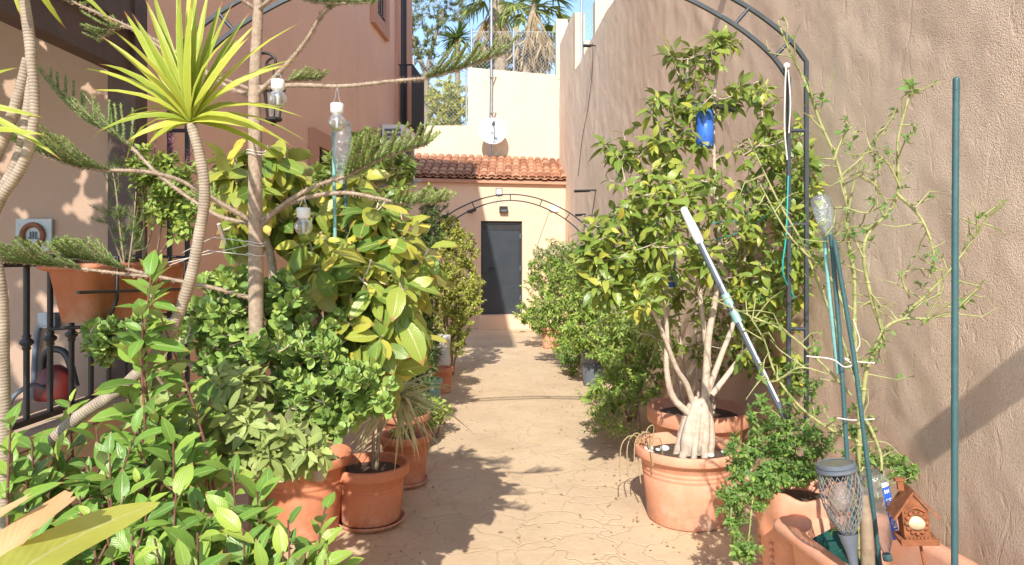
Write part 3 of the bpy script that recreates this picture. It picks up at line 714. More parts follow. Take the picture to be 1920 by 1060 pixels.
def mast():
    t = thing('antenna_mast', 'tall thin steel mast fixed to the cream wall behind the dish', 'mast', P(921, 298, 15.1))
    mb = MB(); mb.tube([P(921, 300, 15.1), P(921, 130, 15.1), P(922, -160, 15.1)], .026, 10); obj('pole', mb, M['galv'], t)
    for y in (145, 212): 
        mb = MB(); mb.bar(P(921, y, 15.04), P(930, y, 15.24), .03, .02); mb.tube([P(921, y - 2, 15.1), P(921, y + 2, 15.1)], .034, 10); obj('bracket', mb, M['galv'], t)
    mb = MB(); mb.tube(crv([P(918, -20, 15.06), P(917, 60, 15.06), P(919, 150, 15.06), P(918, 230, 15.06)], 6), .008, 5); obj('cable', mb, M['blackp'], t)
mast()
def dish():
    t = thing('satellite_dish', 'round white satellite dish on the cream wall above the tiled roof', 'satellite dish', P(923, 285, 15.0))
    c = P(923, 247, 14.88); ax = nrm((.12, -1, .22)); mb = MB(); R = .30
    prof = [(max(1e-4, R * i / 10), .10 * (i / 10) ** 2 - .06) for i in range(11)]
    mb.lathe(prof + [(R + .006, .045), (R + .006, .035)] + [(r, z - .012) for r, z in prof[::-1]], c, 36, axis=ax); obj('reflector', mb, M['dish'], t)
    mb = MB(); f = c + ax * .36 + A([0, 0, .04]); mb.tube(crv([c + A([.02, -.02, -R * .95]), c + ax * .2 + A([.03, 0, -.2]), f], 4), .012, 8); obj('arm', mb, M['grey'], t)
    mb = MB(); mb.tube([f + ax * .04, f - ax * .08], [.03, .034], 12); obj('receiver', mb, M['blackp'], t)
    mb = MB(); mb.tube([c - ax * .03, P(922, 250, 15.08)], .03, 10); mb.bar(P(921, 262, 15.1), P(921, 240, 15.1), .09, .05, up=(0, 1, 0)); obj('mount', mb, M['galv'], t)
    mb = MB(); mb.tube(crv([c + A([.02, .05, -.25]), P(935, 278, 15.05), P(931, 288, 15.1), P(922, 296, 15.1), P(926, 302, 15.0)], 5), .007, 5); obj('cable', mb, M['white'], t)
dish()

# ---------------------------------------------------------------- small wall fittings
def flood(t, c, dirv, mat_body=None):
    c = A(c, float)
mb = MB()
t = thing('wall_light', 'small square black light above the dark door', 'wall light', BP(-.18, 2.36, 0))
mb.obox(BP(-.18, 2.38, .05), uB * .08, nB * .05, (0, 0, .06)); obj('body', mb, M['blackp'], t)
mb = MB(); mb.obox(BP(-.18, 2.352, .103), uB * .06, nB * .003, (0, 0, .02)); obj('lens', mb, M['grey'], t)
t = thing('security_camera', 'small black camera on a bracket left of the door', 'camera', BP(-.83, 2.3, 0))
mb = MB(); mb.tube(crv([BP(-.80, 2.3, 0), BP(-.80, 2.33, .1), BP(-.85, 2.32, .14)], 4), .014, 8); obj('bracket', mb, M['blackp'], t)
mb = MB(); mb.tube([BP(-.75, 2.36, .12), BP(-.9, 2.31, .2)], [.035, .032], 12); obj('body', mb, M['blackp'], t)
t = thing('junction_box', 'flat white junction box on the peach wall right of the door', 'junction box', BP(.86, 2.42))
mb = MB(); mb.obox(BP(.86, 2.42, .015), uB * .09, nB * .015, (0, 0, .07)); obj('cover', mb, M['white'], t)
mb = MB(); mb.tube(crv([BP(.78, 2.42, .01), BP(.5, 1.6, .01), BP(.55, 1.3, .01), BP(1.0, 1.28, .01)], 6), .005, 5); obj('cable', mb, M['grey'], t)

def lantern():
    b = LW(4.35, 2.6, 0); t = thing('wall_lantern', 'black wrought iron lantern with a scroll bracket on the salmon wall', 'wall lantern', b)
    mb = MB(); mb.obox(LW(4.35, 2.44, .01), uL * .02, nL * .01, (0, 0, .16))
    pts = [LW(4.35, 2.54, .02)] + [LW(4.35, 2.68 + .06 * math.sin(a), .09 - .075 * math.cos(a)) for a in np.linspace(0, 3.3, 9)]
    mb.tube(crv(pts, 3), .009, 8)
    sc = [LW(4.35, 2.675 + (.042 - .0045 * i) * math.sin(i * .8), .125 - (.042 - .0045 * i) * math.cos(i * .8 + 2.6)) for i in range(8)]
    mb.tube(crv(sc, 3), .008, 8); mb.tube([LW(4.35, 2.65, .15), LW(4.35, 2.58, .15)], .006, 6); obj('bracket', mb, M['iron'], t)
    c = LW(4.35, 2.4, .15)
    mb = MB(); mb.lathe([(.01, .17), (.025, .155), (.035, .145), (.075, .115), (.08, .10), (.07, .095)], c, 6, smooth=False)
    for k in range(6):
        a = k * math.pi / 3; mb.tube([c + A([.062 * math.cos(a), .062 * math.sin(a), .1]), c + A([.04 * math.cos(a), .05 * math.sin(a), -.08])], .005, 5)
    mb.lathe([(.055, -.075), (.055, -.09), (.02, -.1), (.012, -.12), (.001, -.122)], c, 6, smooth=False); obj('cage', mb, M['iron'], t)
    mb = MB(); mb.lathe([(.055, .1), (.036, -.078)], c, 6, smooth=False); obj('glass', mb, M['bulb'], t)
lantern()
def ac():
    t = thing('air_conditioner', 'white air conditioner unit bracketed to the salmon wall', 'air conditioner', LW(7.75, 2.35, .2))
    cY, d = 7.85, .15
    mb = MB(); mb.obox(LW(cY, 2.63, d), uL * .3, nL * .12, (0, 0, .27)); obj('case', mb, M['white'], t)
    mb = MB()
    for k in range(9): mb.obox(LW(cY - .305, 2.44 + .05 * k, d), uL * .006, nL * .09, (0, 0, .014))
    obj('louvre', mb, M['grey'], t)
    mb = MB(); mb.lathe([(.21, 0), (.2, .012), (.001, .02)], LW(cY, 2.63, d + .121), 24, axis=nL); obj('fan_grille', mb, M['blackp'], t)
    for dy in (-.25, .25):
        mb = MB(); mb.bar(LW(cY + dy, 2.34, .0), LW(cY + dy, 2.34, .36), .03, .03); mb.bar(LW(cY + dy, 2.15, .005), LW(cY + dy, 2.33, .3), .02, .02); obj('bracket', mb, M['galv'], t)
ac()
mb = MB(); mb.obox(LW(7.3, 2.27, .19), uL * .22, nL * .19, (.0, 0, .02)); mb.bar(LW(7.1, 2.1, .005), LW(7.1, 2.24, .3), .02, .02); mb.bar(LW(7.5, 2.1, .005), LW(7.5, 2.24, .3), .02, .02)
tag(obj('wall_shelf', mb, M['grey'], base=LW(7.3, 2.2)), 'small grey bracket shelf on the salmon wall below the air conditioner', 'shelf')

def horseshoe():
    t = thing('horseshoe_plaque', 'rusty horseshoe mounted on a pale grey plaque on the porch wall', 'wall ornament', P(65, 468, 2.99))
    c = P(65, 441, 2.985); mb = MB(); mb.obox(c, (.078, 0, 0), (0, .007, 0), (0, 0, .07)); obj('plaque', mb, M['plaque'], t)
    pts = [c + A([.045 * math.sin(a) * (1 if abs(a) < 2 else .8), -.014, .045 * math.cos(a) * (1.25 if math.cos(a) < 0 else 1)]) for a in np.linspace(-2.7, 2.7, 22)]
    mb = MB(); mb.tube(pts, .011, 8); obj('horseshoe', mb, M['horseshoe'], t)
    mb = MB()
    for dx in (-.012, 0, .012): mb.tube([c + A([dx, -.012, -.01]), c + A([dx, -.012, .015])], .003, 5)
    mb.tube([c + A([-.02, -.012, -.014]), c + A([.02, -.012, -.014])], .003, 5); obj('castle_relief', mb, M['grey'], t)
horseshoe()
mb = MB(); mb.obox(P(92, 600, 2.975), (.036, 0, 0), (0, .02, 0), (0, 0, .032)); mb.obox(P(92, 600, 2.955), (.028, 0, 0), (0, .004, 0), (0, 0, .024))
mb.tube([P(72, 612, 2.975), P(66, 660, 2.975), P(62, 760, 2.975)], .012, 8)
tag(obj('wall_socket', mb, M['grey'], base=P(92, 612, 2.97)), 'grey weatherproof socket box with conduit on the porch wall', 'socket')
t = thing('pressure_washer', 'small red and black pressure washer standing behind the railing', 'pressure washer', P(103, 760, 2.75))
mb = MB(); c = P(103, 748, 2.75); mb.lathe([(.001, 0), (.085, 0), (.09, .02), (.085, .07), (.06, .115), (.03, .135), (.001, .137)], c, 24, sx=.85, sy=.7); obj('body', mb, M['red'], t)
mb = MB(); mb.tube(crv([c + A([-.05, 0, .08]), c + A([-.045, 0, .17]), c + A([.0, 0, .2]), c + A([.05, 0, .17]), c + A([.085, 0, .05])], 5), .014, 8); obj('handle', mb, M['blackp'], t)
mb = MB(); mb.tube(crv([P(10, 785, 2.6), P(25, 745, 2.6), P(60, 722, 2.65), P(85, 730, 2.7)], 6), .009, 8); obj('hose', mb, M['grey'], t)

# wall brackets and lamps on the right wall
def wlamp(px, py, L, label, nm='solar_lamp', cable=None):
    kk = (px - VX) / F; Y = 1.897 / (kk + .058); c = A([XR(Y), Y, CAMZ - (py - HY) / F * Y]); t = thing(nm, label, 'wall lamp', c)
    mb = MB(); mb.tube([c + A([.02, 0, 0]), c + A([-.06, -.02, .0])], .012, 8); obj('bracket', mb, M['blackp'], t)
    mb = MB(); mb.bar(c + A([-.04, 0, 0]), c + A([-.04 - L, -.05, -.01]), .06, .022); mb.tube([c + A([-.04 - L * .2, -.01, -.012]), c + A([-.04 - L, -.05, -.025])], .016, 8); obj('head', mb, M['blackp'], t)
    if cable:
        mb = MB(); pts = []
        for (a, b) in cable:
            Yc = 1.897 / ((a - VX) / F + .058); pts.append([XR(Yc) - .012, Yc, CAMZ - (b - HY) / F * Yc])
        mb.tube(crv(pts, 5), .005, 5); obj('cable', mb, M['blackp'], t)
wlamp(1118, 357, .3, 'black wall lamp on the stucco wall, the long flat upper one', cable=[(1118, 358), (1112, 400), (1105, 450)])
wlamp(1098, 402, .13, 'small black wall lamp on the stucco wall beside the far arch', cable=[(1098, 402), (1097, 430)])
wlamp(1115, 86, .14, 'small black spotlight high on the stucco wall near its stepped top', cable=[(1113, 80), (1112, 130), (1104, 200), (1093, 260), (1085, 330)])

# ---------------------------------------------------------------- garden arches
def arch(label, Y, xl, xr, prof, gap, r, zfoot, rungs, group='metal garden arches', sq=True, footl=0):
    """prof: list of (fraction of half span, height) from the apex outwards"""
    xc, hs = (xl + xr) / 2, (xr - xl) / 2
    t = thing('garden_arch', label, 'garden arch', (xc, Y, 0), group)
    outer = [(-f * hs, z) for f, z in prof[::-1]] + [(f * hs, z) for f, z in prof[1:]]
    def poly(off):
        k = (hs - off) / hs; return [A([xc + x * k, Y, z - off * .95 * (1 if abs(x) < hs * .9 else 1)]) for x, z in outer]
    o = crv(poly(0), 4); i = crv(poly(gap), 4)
    for nm, pl in (('outer_tube', o), ('inner_tube', i)):
        mb = MB(); a = pl[0].copy(); b = pl[-1].copy(); a[2] = footl; b[2] = zfoot
        mb.tube([a] + pl + [b], r, 4 if sq else 8, smooth=not sq, sq=sq); obj(nm, mb, M['archmetal'], t)
    n = len(o)
    for f in rungs:
        k = int(f * (n - 1)); mb = MB(); mb.tube([o[k], i[k]], r * .8, 6); obj('rung', mb, M['archmetal'], t)
    for z in (1.1, 1.6, 2.05, .62):
        for s_ in (0, -1):
            if s_ == -1 and z < zfoot: continue
            mb = MB(); a = o[s_]; b = i[s_]; mb.tube([A([a[0], Y, z]), A([b[0], Y, z])], r * .8, 6); obj('rung', mb, M['archmetal'], t)
    return t
near_prof = [(0, 2.95), (.35, 2.9), (.6, 2.8), (.76, 2.69), (.87, 2.585), (.95, 2.48), (1.0, 2.38)]
arch('large dark metal arch over the front of the path, rising beside the fig', 3.27, -1.64, 1.41, near_prof, .085, .0125, 0, [.07, .2, .33, .5, .67, .8, .93])
far_prof = [(0, 2.36), (.3, 2.31), (.6, 2.16), (.8, 2.0), (.93, 1.84), (1, 1.68)]
arch('thin black metal arch over the far end of the path before the door', 10.1, -1.27, 1.22, far_prof, .095, .010, 0, [.1, .23, .36, .5, .64, .77, .9], sq=False)
t = thing('floodlight', 'small square solar floodlight on top of the far arch', 'floodlight', (-.19, 10.06, 2.36))
mb = MB(); mb.obox((-.19, 10.04, 2.385), (.05, 0, 0), (0, .02, 0), (0, 0, .06)); obj('case', mb, M['blackp'], t)
mb = MB(); mb.obox((-.19, 10.018, 2.395), (.037, 0, 0), (0, .003, 0), (0, 0, .04)); obj('lens', mb, M['white'], t)
mb = MB(); mb.tube([(-.19, 10.03, 2.33), (-.24, 10.0, 2.2)], .003, 4); mb.tube([(-.19, 10.03, 2.33), (-.13, 10.0, 2.2)], .003, 4); obj('wires', mb, M['grey'], t)
# off-frame bars added on the wall to throw shadow bands on the stucco
for nm, Y, z, L, w_, lb in (('shadow_bar', .95, 2.15, .36, .1, 'unseen bar added low on the stucco wall to cast a shadow by the trough'), ('shadow_bar', 4.45, 3.95, .33, .07, 'unseen bar added high on the stucco wall to cast a shadow below it')):
    mb = MB(); mb.box((XR(Y) - L, Y - .05, z - w_ / 2), (XR(Y) + .02, Y + .05, z + w_ / 2)); tag(obj(nm, mb, M['wood_dk'], base=(XR(Y), Y, z)), lb, 'shadow bar', 'added shadow casters on the stucco wall')
mb = MB(); mb.tube(crv([P(1474, 122, 3.24), P(1472, 170, 3.22), P(1471, 240, 3.23), P(1476, 300, 3.24)], 5), .0038, 6); mb.tube(crv([P(1477, 122, 3.26), P(1482, 190, 3.22), P(1479, 250, 3.24)], 5), .0035, 6); mb.ball(P(1475, 124, 3.25), .016)
tag(obj('rope', mb, M['rope'], base=P(1475, 122, 3.24)), 'looped white rope hanging from the corner of the near arch', 'rope')

# ================================================================ BACKGROUND PLANTS
def small_tree(name, label, cat, base, top, blob, k, L, W, mat, r0, r1, T=T_SM, frac=1., group=None, tipr=.006, droop=.3, jit=.6, up=.3, b=(.5, 1.4)):
    t = thing(name, label, cat, base, group); mb = MB()
    st = [stem(mb, s_, r0 * (1 if i == 0 else .6), r1, 8) for i, s_ in enumerate(top)]
    tw = grow(mb, st, blobs(blob), tipr, up=up, n=4, seg=4); obj('trunk', mb, M['bark'], t)
    out = []
    for p in tw: sprig(out, p, k, frac, L, W, b[0], b[1], droop, .2, jit=jit)
    leaves('crown', out, T, mat, t); return t
small_tree('olive_tree', 'grey green feathery tree behind the corner of the salmon house', 'tree', P(800, 330, 19), [[P(810, 330, 19), P(800, 150, 19), P(830, 20, 19)], [P(802, 150, 19), P(770, 60, 19), P(750, -30, 19)]],
           [(800, 30, 19, 85, 75, 1.3, 170), (850, -20, 19.5, 70, 60, 1., 80), (775, 100, 18.6, 45, 65, .8, 90), (735, -20, 19, 60, 80, 1, 50)], 34, (.07, .13), .3, M['olive'], .12, .03, frac=1.2)
small_tree('lime_green_tree', 'bright yellow green tree behind the low chain link fence', 'tree', P(840, 300, 17), [[P(840, 300, 17), P(838, 220, 17), P(845, 170, 17)]],
           [(840, 190, 17, 50, 50, .8, 130), (855, 215, 16.8, 35, 40, .5, 60), (815, 225, 17, 25, 30, .5, 30)], 26, (.1, .17), .4, M['ytree'], .08, .03)
small_tree('bare_tree', 'thin dark leaved tree behind the fence right of the palms', 'tree', P(1010, 250, 24), [[P(1012, 250, 24), P(1008, 150, 24), P(1018, 80, 24)], [P(1008, 150, 24), P(985, 100, 24), P(970, 50, 24)]],
           [(1000, 110, 24, 45, 35, 1, 70), (1030, 70, 24, 20, 50, .6, 40)], 16, (.12, .2), .35, M['dark'], .09, .03)
small_tree('hedge_shrub', 'dark shrub behind the fence left of the palm trunk', 'shrub', P(905, 250, 22), [[P(905, 250, 22), P(905, 130, 22)]],
           [(905, 105, 22, 28, 35, .8, 60), (960, 110, 25, 25, 40, .8, 60)], 20, (.14, .24), .35, M['dark'], .08, .03)
def palm(label, base, crown, r, nf, nd_, Lf, group='palm trees behind the wall', dead=(.9, 1.8)):
    t = thing('palm_tree', label, 'palm tree', base, group); mb = MB(); base, crown = A(base, float), A(crown, float)
    mb.tube([base + (crown - base) * s for s in lerp(0., 1., 12)], [r * (1.15 - .25 * s) for s in lerp(0., 1., 12)], 14); obj('trunk', mb, M['palm_bark'], t)
    for part, n, mat, el in (('fronds', nf, M['palm'], (-.5, 1.3)), ('dead_fronds', nd_, M['dead'], (-1.5, -.9))):
        out = []; pm = MB()
        for i in range(n):
            a = rs.random() * 6.28; e = rs.uniform(*el); d = A([math.cos(a) * math.cos(e), math.sin(a) * math.cos(e), math.sin(e)])
            o_ = crown + A([0, 0, -rs.random() * (.2 if part == 'fronds' else 1.1)]) + d * .1
            tip = o_ + d * Lf * rs.uniform(.5, .9) + A([0, 0, -.15 * Lf]); pm.tube([o_, (o_ + tip) / 2 + A([0, 0, .08]), tip], [.03, .02, .012], 4, caps=False)
            for s_ in np.linspace(-1.2, 1.2, 17):
                sd2 = perp(d, 1.2 if part == 'fronds' else 0); sd2 = nrm(np.cross(d, (0, 0, 1)) + rv() * .1)
                dd = d * math.cos(s_) + sd2 * math.sin(s_) + A([0, 0, -.25 if part == 'fronds' else -.6]) + rv() * .06
                out.append((tip, dd, A([0, 0, 1]) + rv() * .3, Lf * rs.uniform(.45, .75), .06, rs.uniform(.2, .6), rs.random()))
        pm_o = leaves(part, out, T_LIN, mat, t); obj('frond_stalks', pm, mat, t)
palm('thick trunked fan palm with a skirt of dead fronds behind the fence', P(945, 260, 22), P(932, -20, 22), .24, 22, 34, 1.1)
palm('leaning fan palm with hanging straw coloured fronds, right of the thicker palm', P(972, 260, 20), P(1000, 8, 20), .12, 26, 40, .95)
def spike_tree():
    t = thing('yucca_tree', 'spiky dark green yucca silhouetted behind the house corner', 'yucca', P(857, 250, 18), None); mb = MB()
    mb.tube(crv([P(860, 250, 18), P(858, 150, 18), P(857, 75, 18)], 4), [.07] * 9, 8); obj('trunk', mb, M['bark'], t); out = []
    for i in range(110):
        d = nrm(rv()); d[2] = abs(d[2]) * .9 - .35; out.append((P(857, 72, 18), d, A([0, 0, 1]), rs.uniform(.45, .7), .05, rs.uniform(0, .35), rs.random()))
    leaves('leaf_rosette', out, T_LIN, M['dark'], t)
spike_tree()

# ================================================================ RIGHT SIDE
def flowering_fig():
    c = A([.967, 3.78, 0]); t = thing('potted_fig_tree', 'large fig tree with a swollen pale trunk in a wide terracotta pot', 'potted tree', c)
    pot_parts(t, c, .285, .405, .212, M['terra2'], 56, bands=3, rimh=.055)
    mb = MB(); base = P(1302, 842, 3.78); Yc = 3.78
    # swollen fluted base
    n = 30; vs = []; prof = [(-.03, .08), (.02, .083), (.07, .084), (.12, .08), (.17, .074), (.22, .064), (.27, .045)]
    for (z, r) in prof:
        for k in range(n):
            a = 2 * math.pi * k / n; rr = r * (1 + (.17 * math.sin(5 * a + z * 3) + .12 * math.sin(9 * a + 1)) * (1 - z * 1.5)); vs.append(base + A([rr * math.cos(a) + z * .12, rr * .85 * math.sin(a), z + .01]))
    fs = [(i * n + k, i * n + (k + 1) % n, (i + 1) * n + (k + 1) % n, (i + 1) * n + k) for i in range(len(prof) - 1) for k in range(n)]
    fs.append(tuple((len(prof) - 1) * n + k for k in range(n))); mb.add(vs, fs, [(0, 0)] * len(vs), smooth=True)
    for k in range(9):
        a = 2 * math.pi * k / 9 + .3; q = lambda r, z: base + A([r * math.cos(a) + z * .12, r * .85 * math.sin(a), z])
        mb.tube(crv([q(.10, -.05), q(.085 + .012 * math.sin(k * 2.3), .0), q(.078, .05), q(.07 + .006 * math.sin(k * 3.1), .12), q(.058, .2), q(.035, .27 + .03 * math.sin(k * 1.7))], 4), [.009 + (.011 + .006 * (k % 3)) * math.sin(math.pi * min(1, (i + 4) / 24)) for i in range(21)], 8)
    S_ = []
    limbs = [([(1290, 775), (1262, 745), (1250, 690), (1252, 620), (1243, 540), (1232, 470), (1222, 420)], 3.78, 3.6, .026, .007),
             ([(1300, 760), (1285, 715), (1268, 690), (1250, 640), (1225, 590), (1195, 540), (1172, 500)], 3.78, 3.55, .022, .006),
             ([(1318, 770), (1325, 700), (1332, 630), (1340, 560), (1350, 480), (1344, 400), (1340, 300), (1342, 200), (1345, 110), (1342, 70)], 3.78, 3.75, .030, .006),
             ([(1325, 740), (1350, 670), (1375, 600), (1392, 520), (1400, 440), (1395, 360)], 3.8, 3.95, .024, .006),
             ([(1335, 740), (1375, 690), (1420, 620), (1450, 540), (1468, 450), (1480, 360)], 3.8, 3.9, .022, .006),
             ([(1330, 690), (1318, 600), (1308, 500), (1300, 420), (1280, 340), (1250, 270), (1230, 220)], 3.8, 3.75, .02, .005),
             ([(1345, 400), (1320, 330), (1300, 250), (1285, 170), (1290, 110)], 3.75, 3.7, .012, .004),
             ([(1243, 540), (1210, 460), (1180, 380), (1165, 300)], 3.65, 3.5, .011, .004),
             ([(1400, 440), (1430, 360), (1440, 290), (1430, 210), (1420, 160)], 3.9, 3.85, .012, .004),
             ([(1222, 420), (1185, 330), (1160, 290)], 3.6, 3.6, .009, .004)]
    for px, y0, y1, r0, r1 in limbs: S_.append(stem(mb, [p_ + rv() * .005 for p_ in PP(px, y0, y1)], r0 * .78, r1 * .85, 10))
    bl = [(1345, 90, 3.75, 50, 42, .12, 15), (1290, 125, 3.72, 45, 50, .15, 14), (1245, 190, 3.7, 45, 45, .15, 14), (1160, 285, 3.6, 36, 38, .12, 15), (1270, 90, 3.7, 30, 20, .1, 4),
          (1215, 260, 3.7, 60, 50, .2, 18), (1345, 190, 3.7, 50, 60, .2, 16), (1415, 170, 3.8, 50, 60, .2, 18), (1460, 270, 3.7, 65, 70, .25, 34), (1500, 360, 3.5, 40, 90, .25, 34), (1495, 480, 3.5, 45, 80, .25, 30),
          (1320, 290, 3.6, 85, 60, .3, 22), (1215, 365, 3.55, 80, 60, .3, 40), (1340, 390, 3.55, 90, 70, .3, 36), (1440, 400, 3.75, 80, 80, .3, 36),
          (1165, 450, 3.45, 75, 60, .25, 44), (1120, 500, 3.45, 45, 45, .2, 22), (1260, 480, 3.5, 80, 60, .3, 34), (1400, 500, 3.8, 90, 70, .35, 34), (1180, 540, 3.45, 75, 50, .25, 30), (1450, 570, 3.75, 65, 60, .3, 26),
          (1335, 590, 4.0, 70, 60, .2, 16), (1400, 640, 3.85, 50, 45, .2, 10), (1230, 620, 3.9, 60, 50, .2, 14)]
    bl = [(a1, b1, c1, d1 * 1.08, e1, f1, g1) for a1, b1, c1, d1, e1, f1, g1 in bl]
    tw = grow(mb, S_, blobs(bl, .35), .0026, up=.35, n=5, seg=5, wig=.08); obj('trunk', mb, M['bark_ficus'], t)
    out = []
    for p in tw: sprig(out, p, rs.randint(5, 9), .5 if rs.random() < .7 else .9, (.068, .125), .38, .45, 1.55, .38, .3, jit=.45, lit=.25)
    leaves('leaves', out, T_OV, M['ficus'], t)
    mb = MB()
    for k in range(14):
        mb = MB(); a = rs.random() * 6.28; r = rs.uniform(.12, .22); mb.ball(c + A([r * math.cos(a) , r * math.sin(a), .362 + rs.uniform(0, .012)]), rs.uniform(.012, .03), 8, sz=.6); obj('pebble', mb, M['white'], t)
    mb = MB()
    for k in range(6):
        a = rs.uniform(2.2, 4.2); p = c + A([.2 * math.cos(a), .2 * math.sin(a), .36]); q = p + A([rs.uniform(-.1, .02), rs.uniform(-.06, .02), rs.uniform(.08, .14)]); e = q + A([rs.uniform(-.09, -.02), -.04, rs.uniform(-.3, -.1)])
        mb.tube(crv([p, q, (q + e) / 2 + A([-.03, 0, .05]), e], 4), .0035, 5)
    obj('dry_stalks', mb, M['dead'], t)
flowering_fig()

def back_tub():
    c = A([1.26, 4.62, 0]); t = thing('potted_shrub', 'wide terracotta tub with a slender shrub, behind the fig pot', 'potted plant', c)
    pot_parts(t, c, .34, .43, .25, M['terra2'], 48, rimh=.10, bands=1); mb = MB(); S_ = []
    for k in range(7):
        a = k * .9; b = c + A([.1 * math.cos(a), .1 * math.sin(a), .38]); tip = b + A([.25 * math.cos(a), .15 * math.sin(a), rs.uniform(.8, 1.4)])
        S_.append(stem(mb, [b, (b + tip) / 2 + A([rs.uniform(-.05, .05), 0, 0]), tip], .010, .004))
    tw = grow(mb, S_, blobs([(1400, 520, 4.5, 90, 130, .25, 60), (1350, 660, 4.6, 90, 60, .2, 25), (1460, 420, 4.5, 50, 90, .2, 30), (1235, 480, 4.6, 70, 90, .2, 34), (1440, 640, 4.4, 60, 70, .2, 50), (1480, 540, 4.2, 50, 70, .2, 44), (1490, 700, 4.0, 40, 50, .15, 30), (1300, 560, 4.7, 60, 60, .2, 30)]), .002, up=.3, n=4); obj('stems', mb, M['bark_ficus'], t)
    out = []
    for p in tw: sprig(out, p, 7, .7, (.06, .1), .42, .6, 1.5, .3, .3, jit=.5)
    leaves('leaves', out, T_OV, M['ficus'], t)
back_tub()

def shrubby(name, label, cat, base, stems, blob, k, L, W, mat, T=T_SM, bark='bark', r=(.012, .003), tipr=.0018, pot=None, droop=.25, frac=.8, jit=.5, up=.3, b=(.5, 1.4), group=None, curl=.25, lit=.35, leafname='leaves', n=4, hue=(0, 1), wig=.08):
    t = thing(name, label, cat, base, group)
    if pot: pot_parts(t, A(base, float), *pot[:3], pot[3], 36, bands=1, rimh=pot[4] if len(pot) > 4 else .045)
    mb = MB(); S_ = [stem(mb, s_, r[0], r[1], 7) for s_ in stems]
    tw = grow(mb, S_, blobs(blob), tipr, up=up, n=n, wig=wig); obj('stems', mb, M[bark], t); out = []
    for p in tw: sprig(out, p, k, frac, L, W, b[0], b[1], droop, curl, jit=jit, lit=lit, hue=hue)
    leaves(leafname, out, T, M[mat], t); return t
def fan(c, h, spread, n, z0=0.):
    c = A(c, float); o_ = []
    for k in range(n):
        a = 6.28 * k / n + rs.random(); b = c + A([.03 * math.cos(a), .03 * math.sin(a), z0]); tp = c + A([spread * math.cos(a), spread * math.sin(a), h * rs.uniform(.7, 1.)])
        o_.append([b, (b + tp) / 2 + A([-.1 * spread * math.cos(a), 0, .05 * h]), tp])
    return o_
# row of bushes along the right wall
def gp(px, py): Y = CAMZ * F / (py - HY); return P(px, py, Y)
b = gp(1034, 652)
shrubby('potted_bush', 'small leaved green bush in a terracotta pot nearest the dark door, right of the path', 'potted plant', b, fan(b, 1.3, .35, 7, .3), [(1020, 520, 10.9, 45, 45, .4, 110), (1000, 585, 10.6, 40, 30, .35, 80), (1055, 560, 10.5, 40, 50, .4, 70)], 16, (.05, .09), .42, M and 'bush', pot=(.19, .34, .14, M['terra2']))
b = gp(1063, 625); b = A([b[0], 11.3, 0])
shrubby('variegated_bush', 'tall pale cream edged bush against the far corner of the stucco wall', 'shrub', b, fan(b, 1.9, .3, 6), [(1035, 480, 11.3, 45, 35, .3, 120), (1065, 500, 11.2, 35, 50, .3, 60)], 16, (.05, .09), .45, 'variegated')
b = A([.98, 8.9, 0])
shrubby('bush', 'bright green rounded bush half way along the right wall', 'shrub', b, fan(b, 1.4, .35, 8), [(1070, 500, 9., 56, 50, .4, 150), (1040, 580, 8.9, 55, 50, .35, 140), (1100, 560, 8.6, 50, 70, .4, 130), (1070, 640, 8.8, 50, 35, .3, 80)], 15, (.05, .085), .42, 'bush')
b = gp(1070, 704)
shrubby('succulent_clump', 'low dark green leafy clump on the paving beside the grey pot', 'plant', b, fan(b, .4, .12, 6), [(1068, 675, 8.2, 28, 30, .2, 70)], 10, (.03, .05), .6, 'jas')
b = A([.9, 7.65, 0])
shrubby('potted_bush', 'dense green bush in a tall grey pot, right of the path', 'potted plant', b, fan(b, 1.3, .3, 8, .3), [(1120, 530, 7.5, 58, 75, .35, 170), (1105, 620, 7.4, 52, 50, .3, 120), (1150, 600, 7.3, 45, 75, .3, 110)], 14, (.05, .085), .42, 'bush', pot=(.15, .42, .1, M['grey'], .06))
b = A([1.05, 6.0, 0])
shrubby('red_berried_shrub', 'loose twiggy shrub with drooping stems between the grey pot and the fig', 'shrub', b, fan(b, 1.0, .3, 9), [(1150, 630, 6.0, 62, 65, .35, 180), (1185, 700, 5.6, 72, 60, .3, 180), (1140, 745, 5.5, 60, 45, .3, 110), (1215, 620, 5.8, 60, 70, .3, 110)], 9, (.04, .07), .4, 'bush', droop=.45)
b = A([.95, 5.0, 0])
shrubby('ground_vine', 'sparse tangle of twigs and small leaves on the paving left of the fig pot', 'plant', b, fan(b, .35, .3, 8), [(1130, 790, 5.1, 45, 40, .3, 50), (1185, 740, 4.9, 45, 50, .3, 40), (1160, 800, 4.8, 50, 20, .3, 30)], 6, (.025, .045), .45, 'bush', 'bark' and T_SM, droop=.3, frac=1)
b = A([1.3, 7.0, 0])
shrubby('climbing_shrub', 'tall green shrub against the stucco wall behind the fig', 'shrub', b, fan(b, 1.9, .25, 6), [(1185, 500, 6.8, 45, 70, .3, 110), (1200, 600, 6.6, 50, 60, .3, 80)], 12, (.05, .09), .4, 'bush')

